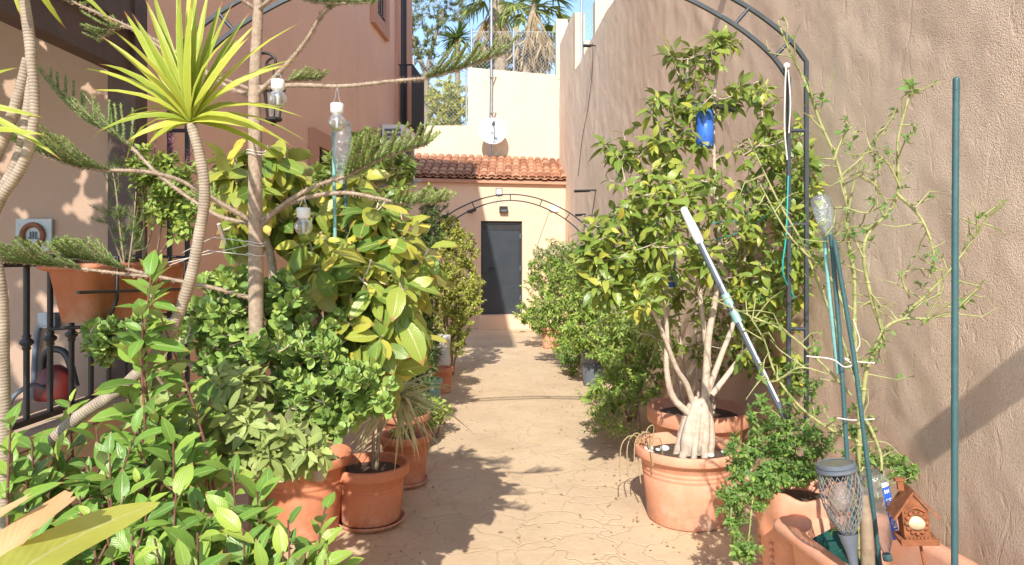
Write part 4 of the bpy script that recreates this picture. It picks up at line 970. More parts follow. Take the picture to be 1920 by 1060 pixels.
# extension pole leaning on the fig
def ext_pole():
    a, b = P(1282, 393, 3.15), P(1472, 785, 2.95); t = thing('telescopic_pole', 'long grey telescopic pole with a white foam grip leaning across the fig', 'pole', b)
    q = lambda s: a + (b - a) * s
    mb = MB(); mb.tube([q(-.01), q(0), q(.05), q(.10), q(.15), q(.17)], [.010, .017, .019, .022, .021, .018], 14); mb2 = mb; obj('grip', mb, M['foam'], t)
    mb = MB(); mb.tube([q(.168), q(.5)], .017, 14); mb.tube([q(.46), q(.82)], .015, 14); mb.tube([q(.8), q(1)], .014, 12); obj('shaft', mb, M['alu'], t)
    mb = MB()
    d = nrm(b - a); s_ = nrm(np.cross(d, (0, 1, 0)))
    mb.obox(q(.5) + A([0, -.018, 0]) + s_ * .002, d * .42 * np.linalg.norm(b - a), s_ * .004, (0, .0015, 0)); obj('stripe', mb, M['white'], t)
    mb = MB(); mb.tube([q(.42), q(.475)], .0192, 14); mb.tube([q(.50), q(.555)], .0195, 14); obj('clamp', mb, M['turq'], t)
ext_pole()

# blue bottles hanging
def hang(label, px, py, Y, w_, h, lid=True, grp='blue plastic bottles on the wall'):
    c = P(px, py, Y); t = thing('blue_bottle', label, 'bottle', c, grp)
    mb = MB(); mb.lathe([(.001, -h / 2), (w_ * .8, -h / 2), (w_, -h / 2 + .01), (w_, h * .1), (w_ * .97, h * .12), (w_, h * .14), (w_, h / 2 - .01), (w_ * .9, h / 2), (.001, h / 2)], c, 20); obj('body', mb, M['blue'], t)
    if lid:
        mb = MB(); mb.tube(crv([c + A([-.06, 0, h / 2 + .025]), c + A([0, -.01, h / 2 + .03]), c + A([.17, .05, h / 2 + .012])], 4), [.012] * 9, 8); obj('hook', mb, M['blackp'], t)
hang('blue plastic bottle hung high behind the fig crown', 1322, 243, 3.62, .045, .2)
hang('lower blue plastic bottle behind the fig leaves', 1256, 508, 4.2, .035, .2, False)
for pl, rr_, lb_ in (([P(1295, 440, 3.5), P(1340, 418, 3.6), P(1420, 414, 3.9)], .003, 'teal string tied level across the fig branches beside the white pole grip'), ([P(1340, 450, 3.6), P(1400, 430, 3.8), P(1470, 380, 3.4)], .003, 'teal string slanting up from the fig branches to the arch'),
                     ([P(1478, 330, 3.25), P(1474, 440, 3.22), P(1468, 510, 3.24), P(1490, 560, 3.3)], .004, 'teal string hanging down along the leg of the near arch')):
    mb = MB(); mb.tube(crv(pl, 6), rr_, 5); tag(obj('string', mb, M['tealstr'], base=pl[0]), lb_, 'string', 'teal strings around the fig')

# jasmine pot
def jasmine():
    c = A([1.2, 2.82, 0]); t = thing('potted_jasmine', 'trailing small leaved jasmine spilling from a fluted terracotta pot', 'potted plant', c)
    mb = MB(); n = 60; prof = [(.14, .005), (.145, .02), (.165, .3), (.175, .31), (.172, .33), (.19, .40), (.20, .42), (.21, .50), (.205, .51), (.18, .505), (.17, .45), (.16, .42)]
    def rad(r, z, a): return r * (1 + (.035 * math.cos(8 * a) if z > .29 else 0))
    vs = [c + A([rad(r, z, 2 * math.pi * k / n) * math.cos(2 * math.pi * k / n), rad(r, z, 2 * math.pi * k / n) * math.sin(2 * math.pi * k / n), z + (.012 * math.cos(8 * 2 * math.pi * k / n) if z > .48 else 0)]) for (r, z) in prof for k in range(n)]
    mb.add(vs, [(i * n + k, i * n + (k + 1) % n, (i + 1) * n + (k + 1) % n, (i + 1) * n + k) for i in range(len(prof) - 1) for k in range(n)], smooth=True)
    for k in range(8):
        for j in range(9):
            a = 2 * math.pi * (k + .5) / 8; z = .06 + j * .028; r = .145 + .07 * z + .004; mb.ball(c + A([r * math.cos(a), r * math.sin(a), z]), .009, 7)
    obj('pot', mb, M['terra2'], t)
    mb = MB(); mb.lathe([(.165, .43), (.1, .44), (.001, .44)], c, 24); obj('soil', mb, M['soil'], t)
    mb = MB(); S_ = [stem(mb, PP(s_, y0, y1), .004, .002, 6) for s_, y0, y1 in [
        ([(1490, 905), (1450, 850), (1400, 850), (1375, 900), (1370, 980)], 2.8, 2.55), ([(1490, 905), (1440, 870), (1415, 920), (1405, 1000), (1400, 1060)], 2.75, 2.5),
        ([(1500, 905), (1490, 830), (1460, 780), (1430, 760)], 2.8, 2.8), ([(1520, 900), (1530, 820), (1520, 740), (1500, 690)], 2.85, 2.95), ([(1540, 900), (1600, 840), (1660, 830), (1700, 870)], 2.8, 2.7), ([(1480, 900), (1440, 800), (1400, 790)], 2.8, 2.8)]]
    tw = grow(mb, S_, blobs([(1470, 830, 2.75, 75, 55, .18, 110), (1400, 860, 2.68, 50, 60, .15, 62), (1420, 920, 2.6, 35, 40, .08, 36), (1440, 890, 2.6, 30, 30, .06, 24), (1375, 950, 2.6, 32, 80, .1, 50), (1400, 1030, 2.52, 32, 40, .08, 30), (1530, 850, 2.8, 60, 60, .15, 60),
                                 (1500, 730, 2.95, 50, 60, .12, 36), (1640, 860, 2.85, 60, 40, .12, 46), (1500, 885, 2.72, 60, 25, .08, 60), (1460, 900, 2.65, 40, 25, .06, 30), (1690, 880, 2.7, 40, 30, .1, 24), (1440, 780, 2.8, 50, 40, .12, 30), (1600, 800, 3.0, 60, 50, .1, 30)]), .0012, up=.1, n=4, pen=.2); obj('stems', mb, M['stem_green'], t)
    out = []
    for p in tw: sprig(out, p, 11, .9, (.02, .036), .5, .7, 1.4, .25, .2, jit=.5)
    leaves('leaves', out, T_SM, M['jas'], t)
jasmine()

# near trough
def trough_mesh(cx, cy, lx, ly, h, z0, wall=.018, rim=.03, taper=.82, n=8, corner=.07):
    """rounded rectangular trough"""
    def ring(ax, ay, cr, z):
        pts = []
        for qx, qy, a0 in ((1, 1, 0), (-1, 1, 90), (-1, -1, 180), (1, -1, 270)):
            for k in range(n + 1):
                a = math.radians(a0 + 90 * k / n); pts.append((cx + qx * (ax - cr) + cr * math.cos(a), cy + qy * (ay - cr) + cr * math.sin(a), z))
        return pts
    seq = [(lx * taper, ly * taper, 0), (lx * .97, ly * .97, h - rim * 1.6), (lx + rim * .4, ly + rim * .4, h - rim * 1.3), (lx + rim, ly + rim, h - rim), (lx + rim, ly + rim, h - .01), (lx + rim * .7, ly + rim * .7, h), (lx - wall, ly - wall, h - .002), (lx - wall * 1.6, ly - wall * 1.6, h - .03), (lx * .92 - wall, ly * .92 - wall, h * .45)]
    mb = MB(); vs = []; m = 4 * (n + 1)
    for ax, ay, z in seq: vs += ring(ax, ay, corner * min(1, .8 + z), z0 + z)
    fs = [(i * m + k, i * m + (k + 1) % m, (i + 1) * m + (k + 1) % m, (i + 1) * m + k) for i in range(len(seq) - 1) for k in range(m)]
    fs.append(tuple(range(m))[::-1]); mb.add(vs, fs, smooth=True)
    sb = MB(); sv = ring(lx * .93 - wall, ly * .93 - wall, corner * .8, z0 + h * .62); sb.add(sv, [tuple(range(m))])
    return mb, sb
t = thing('planter_trough', 'long rounded terracotta trough at the foot of the stucco wall', 'planter', (1.27, 2.0, 0))
a_, b_ = trough_mesh(0, 0, .205, .56, .44, .01, rim=.036)
for q_ in (a_, b_): q_.v = [(1.30 + x * math.cos(.14) - y * math.sin(.14), 2.07 + x * math.sin(.14) + y * math.cos(.14), z) for x, y, z in q_.v]
obj('trough', a_, M['terra2'], t); obj('soil', b_, M['soil'], t)
# green shade net in the trough
def net():
    c = P(1570, 1050, 2.40); n, m = 14, 10; vs = []
    for j in range(m):
        for i in range(n):
            u, v = i / (n - 1), j / (m - 1)
            vs.append(c + A([-.04 + .16 * u + .02 * math.sin(5 * v), -.1 + .2 * v, .03 + .03 * v + .012 * math.sin(7 * u + 3 * v) - .05 * (abs(u - .5) * 2) ** 3]))
    mb = MB(); f = [(j * n + i, j * n + i + 1, (j + 1) * n + i + 1, (j + 1) * n + i) for j in range(m - 1) for i in range(n - 1)]
    mb.add(vs, f, smooth=True); mb.add([v - A([0, 0, .006]) for v in vs], [q[::-1] for q in f], smooth=True)
    for j in (0, 4, 9): mb.tube([vs[j * n + i] + A([0, 0, .002]) for i in range(n)], .003, 5)
    tag(obj('shade_net', mb, M['shade'], base=c), 'folded dark green shade net lying in the near trough', 'net')
net()
def torch():
    top = P(1566, 868, 2.15); bot = P(1604, 1075, 2.12); ax = nrm(top - bot)
    t = thing('solar_torch', 'grey solar torch light with a wire mesh cage stuck in the near trough', 'garden light', bot)
    c = top - ax * .005
    mb = MB(); mb.lathe([(.05, .004), (.054, .006), (.058, .003), (.058, -.006), (.055, -.008), (.061, -.010), (.061, -.019), (.056, -.023), (.05, -.024)], c, 36, axis=ax, smooth=False); obj('solar_cap', mb, M['grey'], t)
    mb = MB(); mb.lathe([(.051, .003), (.001, .0032)], c, 36, axis=ax); obj('solar_panel', mb, M['panel'], t)
    R = lambda s_: .056 + .012 * math.sin(s_ * 2.4) - .048 * s_ ** 2.3; H = .19; mb = MB(); n = 22
    for k in range(n):
        for sg in (1, -1):
            pts = []
            for i in range(15):
                s_ = i / 14; a = 2 * math.pi * k / n + sg * s_ * 1.7; e1 = nrm(np.cross(ax, (0, 1, 0))); e2 = np.cross(ax, e1)
                pts.append(c - ax * (.026 + H * s_) + (e1 * math.cos(a) + e2 * math.sin(a)) * R(s_))
            mb.tube(pts, .0012, 4, caps=False)
    obj('wire_cage', mb, M['cagewire'], t)
    mb = MB(); mb.lathe([(.030, -.21), (.024, -.24), (.016, -.27), (.013, -.30), (.013, -.46)], c, 20, axis=ax); obj('stake', mb, M['grey'], t)
    mb = MB(); mb.lathe([(.012, -.04), (.014, -.055), (.03, -.085), (.034, -.105), (.028, -.13), (.012, -.143), (.001, -.145)], c, 20, axis=ax); obj('bulb', mb, M['bulb'], t)
    mb = MB(); mb.lathe([(.001, -.03), (.022, -.03), (.02, -.05), (.001, -.052)], c, 16, axis=ax); obj('socket', mb, M['blackp'], t)
torch()

def bottle(label, neck, top, r, wrap=None, nm='plastic_bottle', group=None, cap=True):
    """upturned clear bottle: neck (low end) to top (its base)"""
    neck, top = A(neck, float), A(top, float); ax = nrm(top - neck); H = np.linalg.norm(top - neck)
    t = thing(nm, label, 'bottle', neck, group); mb = MB()
    pr = [(.012, 0), (.012, .02), (.018, .035), (r * .9, .035 + r * 1.4), (r, .06 + r * 1.4)]
    z = .06 + r * 1.4
    while z < H - .05: pr += [(r, z + .012), (r * .95, z + .018), (r, z + .024)]; z += .03
    pr += [(r, H - .01), (r * .8, H), (r * .5, H - .01), (.001, H - .004)]
    mb.lathe(pr, neck, 28, axis=ax); obj('body', mb, M['bottle'], t)
    if cap: mb = MB(); mb.lathe([(.001, -.008), (.015, -.008), (.015, .012), (.012, .014)], neck, 18, axis=ax); obj('cap', mb, M['turq'], t)
    return t, neck, ax, H
t, nk, ax, H = bottle('upturned clear plastic bottle with a blue label beside the torch', P(1664, 1046, 2.3), P(1630, 885, 2.32), .052)
# printed strip label facing the camera
e1 = nrm(np.cross(ax, (0, 1, 0))); e1 = e1 if e1[0] > 0 else -e1
def onb(u, z, rr=.0535):  # u: angle from camera direction, z along the axis measured from the neck
    e2 = nrm(np.cross(e1, ax)); e2 = e2 if e2[1] < 0 else -e2
    return nk + ax * z + e1 * math.sin(u) * rr + e2 * math.cos(u) * rr
def patch(mb, u0, u1, z0, z1, rr, k=6):
    vs = [onb(u0 + (u1 - u0) * i / k, z, rr) for z in (z0, z1) for i in range(k + 1)]
    mb.add(vs, [(i, i + 1, k + 2 + i, k + 1 + i) for i in range(k)], smooth=True)
mb = MB(); patch(mb, .12, .75, .075, .245, .0545); lb = obj('label', mb, M['labelblue'], t)
mb = MB(); patch(mb, .12, .75, .247, .262, .0545)
for z0 in (.10, .112): patch(mb, .3, .6, z0, z0 + .005, .0552, 3)
for i in range(9): patch(mb, .2, .45 + .12 * (i % 3), .165 + i * .005, .1675 + i * .005, .0552, 3)
for i in range(4): patch(mb, .2 + .12 * i, .26 + .12 * i, .15, .16, .0552, 2)
for i in range(3): patch(mb, .2 + .15 * i, .29 + .15 * i, .226, .238, .0552, 2)
ring = [onb(.43 + .2 * math.cos(a), .132 + .0115 * math.sin(a), .0556) for a in np.linspace(0, 6.28, 18)]; mb.tube(ring, .0011, 4)
ring = [onb(.43 + .1 * math.cos(a), .132 + .006 * math.sin(a), .0556) for a in np.linspace(0, 6.28, 12)]; mb.tube(ring, .001, 4)
obj('print', mb, M['white'], lb)

def birdhouse():
    c = P(1712, 972, 2.1); t = thing('birdhouse_ornament', 'rusty metal birdhouse ornament on a thin rod by the stucco wall', 'garden ornament', c + A([0, 0, -.3]))
    yaw = .25; X_ = A([math.cos(yaw), -math.sin(yaw), 0]); Yd = A([math.sin(yaw), math.cos(yaw), 0]); Z_ = nrm(A([-.12, 0, 1.])); X_ = nrm(X_ + A([0, 0, .12]))
    q = lambda x, y, z: c + X_ * x + Yd * y + Z_ * z
    mb = MB(); w_, d = .036, .03
    fr = [(-w_, -.055), (w_, -.055), (w_, .035), (0, .085), (-w_, .035)]
    vs = [q(x, -d, z) for x, z in fr] + [q(x, d, z) for x, z in fr]; mb.add(vs, [(0, 1, 2, 3, 4), (9, 8, 7, 6, 5)] + [(i, (i + 5), (i + 1) % 5 + 5, (i + 1) % 5) for i in range(5)]); obj('body', mb, M['rust'], t)
    mb = MB()
    for s_ in (-1, 1):
        a = q(0, 0, .095); e = q(s_ * .062, 0, .012); dd = nrm(e - a); nn = nrm(np.cross(dd, Yd)); mb.obox((a + e) / 2, dd * np.linalg.norm(e - a) / 2, Yd * .042, nn * .003)
    obj('roof', mb, M['rust'], t)
    mb = MB(); mb.obox(q(-.025, 0, .105), X_ * .008, Yd * .008, Z_ * .016); mb.obox(q(-.025, 0, .122), X_ * .014, Yd * .012, Z_ * .003); obj('chimney', mb, M['rust'], t)
    mb = MB(); mb.obox(q(0, -.004, -.06), X_ * .052, Yd * .045, Z_ * .006); mb.obox(q(0, -.047, -.056), X_ * .052, Yd * .003, Z_ * .009); obj('tray', mb, M['rust'], t)
    mb = MB(); f = -Yd
    for k in range(12):
        a = 2 * math.pi * k / 12; mb.ball(q(.027 * math.cos(a), -d - .002, -.003 + .032 * math.sin(a)), .007, 8)
    ring = [q(.022 * math.cos(a), -d - .004, -.003 + .028 * math.sin(a)) for a in np.linspace(0, 6.2832, 20)]; mb.tube(ring, .003, 6)
    for k in range(7): mb.ball(q(-.03 + .01 * k, -d - .003, -.05), .005, 6)
    mb.tube(crv([q(-.028, -d - .002, .03), q(0, -d - .004, .045), q(.028, -d - .002, .03)], 4), .0035, 6)
    obj('moulding', mb, M['rust'], t)
    mb = MB(); mb.lathe([(.021, 0), (.018, .006), (.001, .009)], q(0, -d - .001, -.003), 24, axis=-Yd, sy=1.25); obj('medallion', mb, M['ivory'], t)
    mb = MB(); mb.tube([q(.01, 0, -.065), q(.03, 0, -.33)], .0045, 8); obj('rod', mb, M['rust'], t)
birdhouse()
mb = MB(); mb.tube([P(1790, 1180, 2.0), P(1790, 800, 2.0), P(1791, 400, 2.0), P(1793, 150, 2.0)], .0093, 14); mb.lathe([(.0094, 0), (.0085, .006), (.001, .010)], P(1793, 150, 2.0), 14)
for i in range(50): mb.ball(P(1790.2 + .02 * i, 1100 - i * 19, 2.0) + A([0, -.004, 0]), .0062, 6, sz=.5)
tag(obj('garden_cane', mb, M['greenpole'], base=P(1790, 1180, 2.0)), 'tall straight dark green stake standing in front of the stucco wall', 'stake')
for i, (seq, y0, mt, lb) in enumerate([([(1558, 440), (1575, 640), (1590, 880), (1604, 1010)], 2.32, 'greenpole', 'dark green stake tied to the rose, left one of the pair'),
                                       ([(1564, 450), (1600, 660), (1618, 800), (1650, 1060)], 2.28, 'greenpole', 'dark green stake slanting across in front of the blue label bottle'),
                                       ([(1546, 440), (1556, 560), (1572, 700)], 2.36, 'tealpole', 'pale teal stake holding up a clear bottle among rose canes')]):
    mb = MB(); pts = PP(seq, y0, y0 - .03); mb.tube(crv(pts, 4), .0075, 10)
    cc = crv(pts, 8)
    for k in range(1, len(cc), 1): mb.ball(cc[k], .0088, 7, sz=.5)
    tag(obj('garden_cane', mb, M[mt], base=pts[-1]), lb, 'stake', 'stakes supporting the rose')
bottle('clear plastic bottle upturned on the stake among the rose canes', P(1556, 452, 2.33), P(1537, 368, 2.36), .033, cap=False)

def rose():
    base = P(1612, 1060, 2.35); t = thing('rose_bush', 'bare thorny green rose with few leaves in front of the stucco wall', 'rose', base); mb = MB()
    B = [([(1612, 1060), (1603, 980), (1606, 900), (1614, 820), (1612, 760), (1606, 700)], 2.35, 2.35, .010, .008),
         ([(1606, 700), (1602, 600), (1600, 520), (1590, 440), (1585, 380), (1565, 300), (1540, 230), (1508, 160), (1478, 90), (1457, 38)], 2.35, 2.5, .009, .003),
         ([(1614, 760), (1628, 690), (1650, 630), (1632, 560), (1618, 480), (1630, 440), (1668, 400), (1684, 360), (1682, 300), (1686, 260), (1702, 200), (1710, 168)], 2.35, 2.3, .009, .003),
         ([(1628, 690), (1655, 625), (1690, 598), (1745, 592), (1800, 575), (1832, 548), (1846, 522)], 2.33, 2.2, .007, .002),
         ([(1690, 598), (1740, 550), (1790, 500), (1828, 450), (1848, 412), (1882, 380)], 2.33, 2.2, .006, .002),
         ([(1684, 362), (1722, 398), (1742, 440), (1752, 480), (1742, 520)], 2.3, 2.2, .006, .0025),
         ([(1684, 350), (1664, 312), (1640, 285), (1628, 275)], 2.3, 2.3, .004, .002),
         ([(1588, 395), (1605, 330), (1622, 290), (1650, 245), (1680, 216)], 2.38, 2.3, .005, .002),
         ([(1565, 302), (1580, 255), (1598, 235)], 2.42, 2.42, .005, .002),
         ([(1606, 720), (1580, 640), (1540, 540), (1500, 450), (1465, 390), (1440, 340), (1400, 260)], 2.38, 2.6, .007, .0025),
         ([(1600, 640), (1560, 530), (1510, 470), (1470, 430), (1430, 350)], 2.36, 2.5, .006, .0025),
         ([(1608, 830), (1560, 810), (1500, 760), (1455, 700), (1430, 640), (1405, 590)], 2.35, 2.4, .007, .002),
         ([(1600, 740), (1540, 680), (1470, 625), (1400, 588), (1330, 560)], 2.36, 2.5, .006, .002),
         ([(1616, 780), (1640, 820), (1655, 870), (1640, 940)], 2.36, 2.3, .007, .004),
         ([(1660, 385), (1632, 340), (1600, 330), (1560, 350)], 2.3, 2.3, .003, .0015),
         ([(1742, 590), (1770, 540), (1765, 500)], 2.25, 2.2, .003, .0015), ([(1702, 560), (1690, 520), (1720, 500), (1760, 508)], 2.3, 2.25, .004, .0015),
         ([(1520, 395), (1580, 390), (1620, 400), (1660, 380)], 2.4, 2.3, .004, .002), ([(1555, 700), (1500, 690), (1450, 720), (1420, 690)], 2.35, 2.35, .003, .0015),
         ([(1620, 480), (1600, 450), (1570, 455), (1530, 430)], 2.3, 2.35, .003, .0015)]
    S_ = [stem(mb, [p_ + rv() * .0035 for p_ in PP(s_, a, b2)], r0, r1, 8, 5) for s_, a, b2, r0, r1 in [(q0, q1, q2, q3 * .9, q4 * 1.1) for q0, q1, q2, q3, q4 in B]]
    for pts, rr in S_:
        for j in range(2, len(pts) - 1, 3): mb.ball(pts[j], rr[j] * 1.35, 8, sz=.7)
    out = []
    # thorns and side twigs
    for pts, rr in S_:
        for j in range(2, len(pts) - 1):
            if rs.random() < .5:
                d = nrm(rv() + A([0, 0, .4])); L = rs.uniform(.02, .10); e = pts[j] + d * L; e2 = e + nrm(d + rv() * .6) * L * .6
                mb.tube([pts[j], e, e2], [.0028, .0022, .0011], 6)
                if rs.random() < .55: sprig(out, [pts[j], e, e2], rs.randint(2, 6), .6, (.018, .038), .5, .5, 1.4, .1, .2, jit=.5)
            for _ in range(2):
                d = nrm(rv()); mb.tube([pts[j], pts[j] + d * (rr[j] + .007)], [.0018, .0003], 4, caps=False)
    for (px, py, Y, L, k) in ((1706, 166, 2.3, .05, 9), (1712, 178, 2.3, .04, 7), (1632, 455, 2.35, .04, 9), (1640, 280, 2.3, .035, 4), (1590, 240, 2.4, .03, 5), (1540, 190, 2.45, .05, 9), (1520, 185, 2.45, .05, 8), (1600, 440, 2.35, .035, 6), (1748, 500, 2.2, .025, 8), (1610, 250, 2.3, .03, 4), (1640, 660, 2.3, .03, 8), (1660, 640, 2.3, .03, 7)):
        p = P(px, py, Y); sprig(out, [p + A([0, 0, -.03]), p, p + A([0, 0, .012])], k, .7, (L * .8, L * 1.2), .5, .4, 1.5, .1, .3, jit=.5)
    obj('canes', mb, M['stem_green'], t); leaves('leaves', out, T_SM, M['jas'], t)
rose()
for pl, lb_ in (([(1512, 668), (1560, 674), (1582, 688), (1598, 684), (1584, 672), (1604, 678), (1640, 681)], 'white string tying the rose to the stakes, the knotted upper tie'), ([(1570, 784), (1600, 788), (1640, 786)], 'white string tying the rose to the stakes, the lower tie'), ([(1600, 600), (1612, 640), (1604, 660), (1594, 668)], 'white string dangling from a rose cane above the knotted tie')):
    mb = MB(); pl = PP(pl, 2.26, 2.3); mb.tube(crv(pl, 5), .0024, 5); tag(obj('string', mb, M['rope'], base=pl[0]), lb_, 'string', 'white strings on the rose')
mb = MB(); pts = crv([P(1628, 1075, 2.2), P(1624, 980, 2.22), P(1618, 930, 2.25)], 5); mb.tube(pts, [.022 - .0006 * i for i in range(len(pts))], 12)
tag(obj('wooden_stump', mb, M['bark'], base=P(1628, 1075, 2.2)), 'short weathered wooden stick standing in the near trough', 'stick')

# ================================================================ LEFT SIDE
def araucaria():
    base = P(484, 620, 2.1); base[2] = .35; t = thing('norfolk_pine', 'slender norfolk island pine with upswept feathery branches by the salmon wall', 'tree', base)
    mb = MB(); tr = PP([(482, 860), (480, 530), (478, 300), (477, 165), (484, 20), (486, -120)], 2.1)
    tr[0][2] = .35; stem(mb, tr, .0245, .013, 14, 8)
    out = []
    def spines(pts, r, n):
        m = len(pts) - 1
        for i in range(n):
            q = rs.random() * m; j = min(int(q), m - 1); p = pts[j] + (pts[j + 1] - pts[j]) * (q - j); ax = nrm(pts[j + 1] - pts[j]); d = nrm(perp(ax, rs.random() * 6.28) + ax * .6)
            mb.tube([p, p + d * (r + .006)], [.0015, .0003], 3, caps=False)
    def needles(pts, L, dens=900, col=(0, 1)):
        m = len(pts) - 1; tot = sum(np.linalg.norm(pts[i + 1] - pts[i]) for i in range(m)); n = int(tot * dens)
        for i in range(n):
            s_ = (i + rs.random()) / n; q = s_ * m; j = min(int(q), m - 1); p = pts[j] + (pts[j + 1] - pts[j]) * (q - j); ax = nrm(pts[j + 1] - pts[j])
            d = nrm(perp(ax, i * 2.4 + rs.random()) + ax * 1.15); out.append((p, d, rv(), L * rs.uniform(.8, 1.2), .0052, -.3, min(1, col[0] + (col[1] - col[0]) * (.25 * rs.random() + .6 * s_))))
    def branch(px, Y0, Y1, r0=.007, frond=None, bare=True, col=(0, 1)):
        pts = crv(PP(px, Y0, Y1), 6); m = len(pts); mb.tube(pts, [r0 + (.003 - r0) * i / (m - 1) for i in range(m)], 8); spines(pts, r0, int(m * 14))
        if frond:
            fl, n, L, spread = frond; # fraction of length in frond, side branchlets, branchlet length
            i0 = int((1 - fl) * (m - 1)); fp = pts[i0:]; needles(fp, .0095, 1300, col)
            for k in range(n):
                s_ = (k + .5) / n; q = s_ * (len(fp) - 1); j = min(int(q), len(fp) - 2); p = fp[j] + (fp[j + 1] - fp[j]) * (q - j); ax = nrm(fp[j + 1] - fp[j])
                side = nrm(np.cross(ax, (0, 0, 1))) * (1 if k % 2 else -1); LL = 1.15 * L * (1 - .55 * s_) * rs.uniform(.85, 1.1)
                d = nrm(ax * .85 + side * spread + A([0, 0, .45]) + rv() * .08)
                e1_ = p + d * LL * .5 + A([0, 0, .0]); e2_ = p + d * LL + A([0, 0, .22 * LL]) + ax * .1 * LL
                bp = crv([p, e1_, e2_], 4); mb.tube(bp, .0022, 5, caps=False); needles(bp, .0095, 1500, col)
    branch([(478, 165), (560, 160), (640, 162), (740, 152), (800, 146), (860, 130), (945, 100)], 2.1, 2.0, .008, (.36, 26, .10, .6))
    branch([(488, 425), (530, 385), (590, 350), (650, 330), (710, 300), (800, 270)], 2.1, 1.9, .008, (.42, 30, .12, .8), col=(.25, 1))
    branch([(488, 415), (560, 375), (640, 362), (700, 370), (760, 382), (835, 378)], 2.1, 1.85, .008, (.28, 20, .075, .7), col=(.3, 1))
    branch([(484, 175), (530, 130), (575, 75), (605, 25), (640, 0), (695, -25)], 2.1, 1.95, .008, (.36, 22, .12, .8))
    branch([(480, 20), (530, -10), (600, 5), (700, 5)], 2.1, 1.9, .006, (.5, 20, .09, .6))
    branch([(478, 165), (520, 155), (550, 150), (600, 150)], 2.1, 2.25, .006, (.4, 12, .06, .6), col=(.2, .9))
    branch([(474, 415), (420, 385), (395, 372), (365, 370)], 2.1, 2.2, .007, (.5, 14, .06, .6), col=(.3, 1))
    branch([(472, 415), (420, 385), (340, 340), (270, 322), (180, 318), (110, 300), (20, 262)], 2.1, 1.85, .008, (.38, 34, .12, .7))
    branch([(476, 180), (430, 165), (380, 130), (300, 80), (230, 50), (185, 75)], 2.1, 2.3, .007, (.2, 12, .09, .6), col=(0, .7))
    branch([(474, 170), (420, 150), (340, 120), (260, 60), (150, 10), (90, -20)], 2.1, 1.9, .006, (.15, 8, .06, .6))
    branch([(470, 420), (400, 400), (300, 330), (230, 260), (165, 225), (90, 150)], 2.12, 2.4, .007, (.45, 26, .14, .7), col=(0, .55))
    branch([(472, 560), (400, 540), (300, 520), (240, 505), (170, 488), (125, 480)], 2.1, 1.95, .007, (.4, 26, .10, .8), col=(0, .8))
    branch([(300, 520), (240, 515), (120, 500), (60, 494), (-10, 488)], 1.97, 1.85, .005, (.55, 34, .10, .8), col=(0, .75))
    branch([(484, 20), (440, -10), (390, -60), (250, -40), (160, 5)], 2.1, 1.95, .006, (.2, 10, .06, .6))
    branch([(482, 10), (510, -30), (560, -40), (600, -10), (640, 5)], 2.1, 2.0, .006, (.3, 12, .08, .6))
    obj('trunk', mb, M['bark_arau'], t); leaves('needles', out, T_NEEDLE, M['arau'], t)
    for y in (455, 460, 478, 285, 290):
        mb = MB(); mb.tube([P(480, y, 2.1) + A([.028 * math.cos(a), .028 * math.sin(a), .004 * math.sin(2 * a)]) for a in np.linspace(0, 6.28, 14)], .0016, 4); obj('tie', mb, M['rope'], t)
    for s_ in ([(478, 457), (420, 470), (315, 492)], [(478, 455), (400, 445), (340, 475)], [(478, 480), (390, 470), (318, 498)]):
        mb = MB(); mb.tube(PP(s_, 2.08, 2.25), .0014, 4); obj('guy_string', mb, M['rope'], t)
araucaria()

def dracaena():
    base = P(70, 860, 1.75); base[2] = .2; t = thing('dracaena', 'yellow green dracaena with a bent ringed stem and a fan of long strap leaves', 'dracaena', base)
    mb = MB(); s0 = PP([(-40, 1010), (30, 900), (85, 840), (150, 780), (235, 722), (310, 640), (352, 540), (374, 440), (384, 360), (374, 290), (358, 232)], 1.7, 1.62)
    c = crv(s0, 6); m = len(c); mb.tube(c, [(.0185 + (.0115 - .0185) * (i / (m - 1)) ** .7) * (1 + .05 * math.sin(i * 1.9) * math.sin(i * .7)) for i in range(m)], 14)
    obj('stem', mb, M['bark_drac'], t); out = []; hc = P(357, 228, 1.62)
    sp = [(-152, -215, 0), (-190, -140, .1), (-185, -55, .25), (-215, 30, .35), (-175, -110, -.3), (-190, 10, -.2), (-85, -250, .1), (-40, -270, -.1), (-25, -210, -.35), (0, -260, .05), (8, -225, -.4), (30, -230, .2), (60, -215, -.1), (25, -170, -.6),
          (85, -220, .1), (110, -190, -.15), (155, -200, .1), (175, -150, .0), (110, -130, -.5), (150, -95, -.3), (160, -60, .2), (185, -40, -.2), (195, 0, .1), (170, 30, -.2), (150, 62, .1), (110, 40, -.4), (-60, 45, -.4), (-110, 62, .0), (-95, 20, -.5), (-130, 5, .3),
          (-60, -170, -.5), (-90, -120, -.6), (-30, -130, -.8), (60, -110, -.8), (-120, -60, -.5), (130, -20, .5), (-45, -240, .5), (45, -190, .5), (-70, -90, .6), (80, -70, .6), (0, -150, .7), (-110, -190, .35), (125, 15, -.5), (-5, -255, -.15), (-20, -190, .25), (20, -240, .0), (-62, -215, -.2), (70, -180, .3)]
    for dx, dy, dY in sp:
        tip = P(357 + dx, 228 + dy, 1.62) + A([0, dY * .22, 0]); d = tip - hc; L = np.linalg.norm(d) * rs.uniform(1.08, 1.25); hor = 1 - abs(nrm(d)[2]); cu = .12 + .55 * hor
        d = nrm(d) + A([0, 0, cu * .75]); side = nrm(np.cross(d, (0, 1, 0.2)))
        u = nrm(A([0, 0, 1]) * (hor + .1) + A([-nrm(d)[0] * .6, -1.0, .2]) * .8 + rv() * .25)
        out.append((hc - nrm(d) * .004, d, u, L, .0195, cu, rs.uniform(.05, .9)))
    leaves('leaves', out, T_LIN, M['drac'], t)
dracaena()
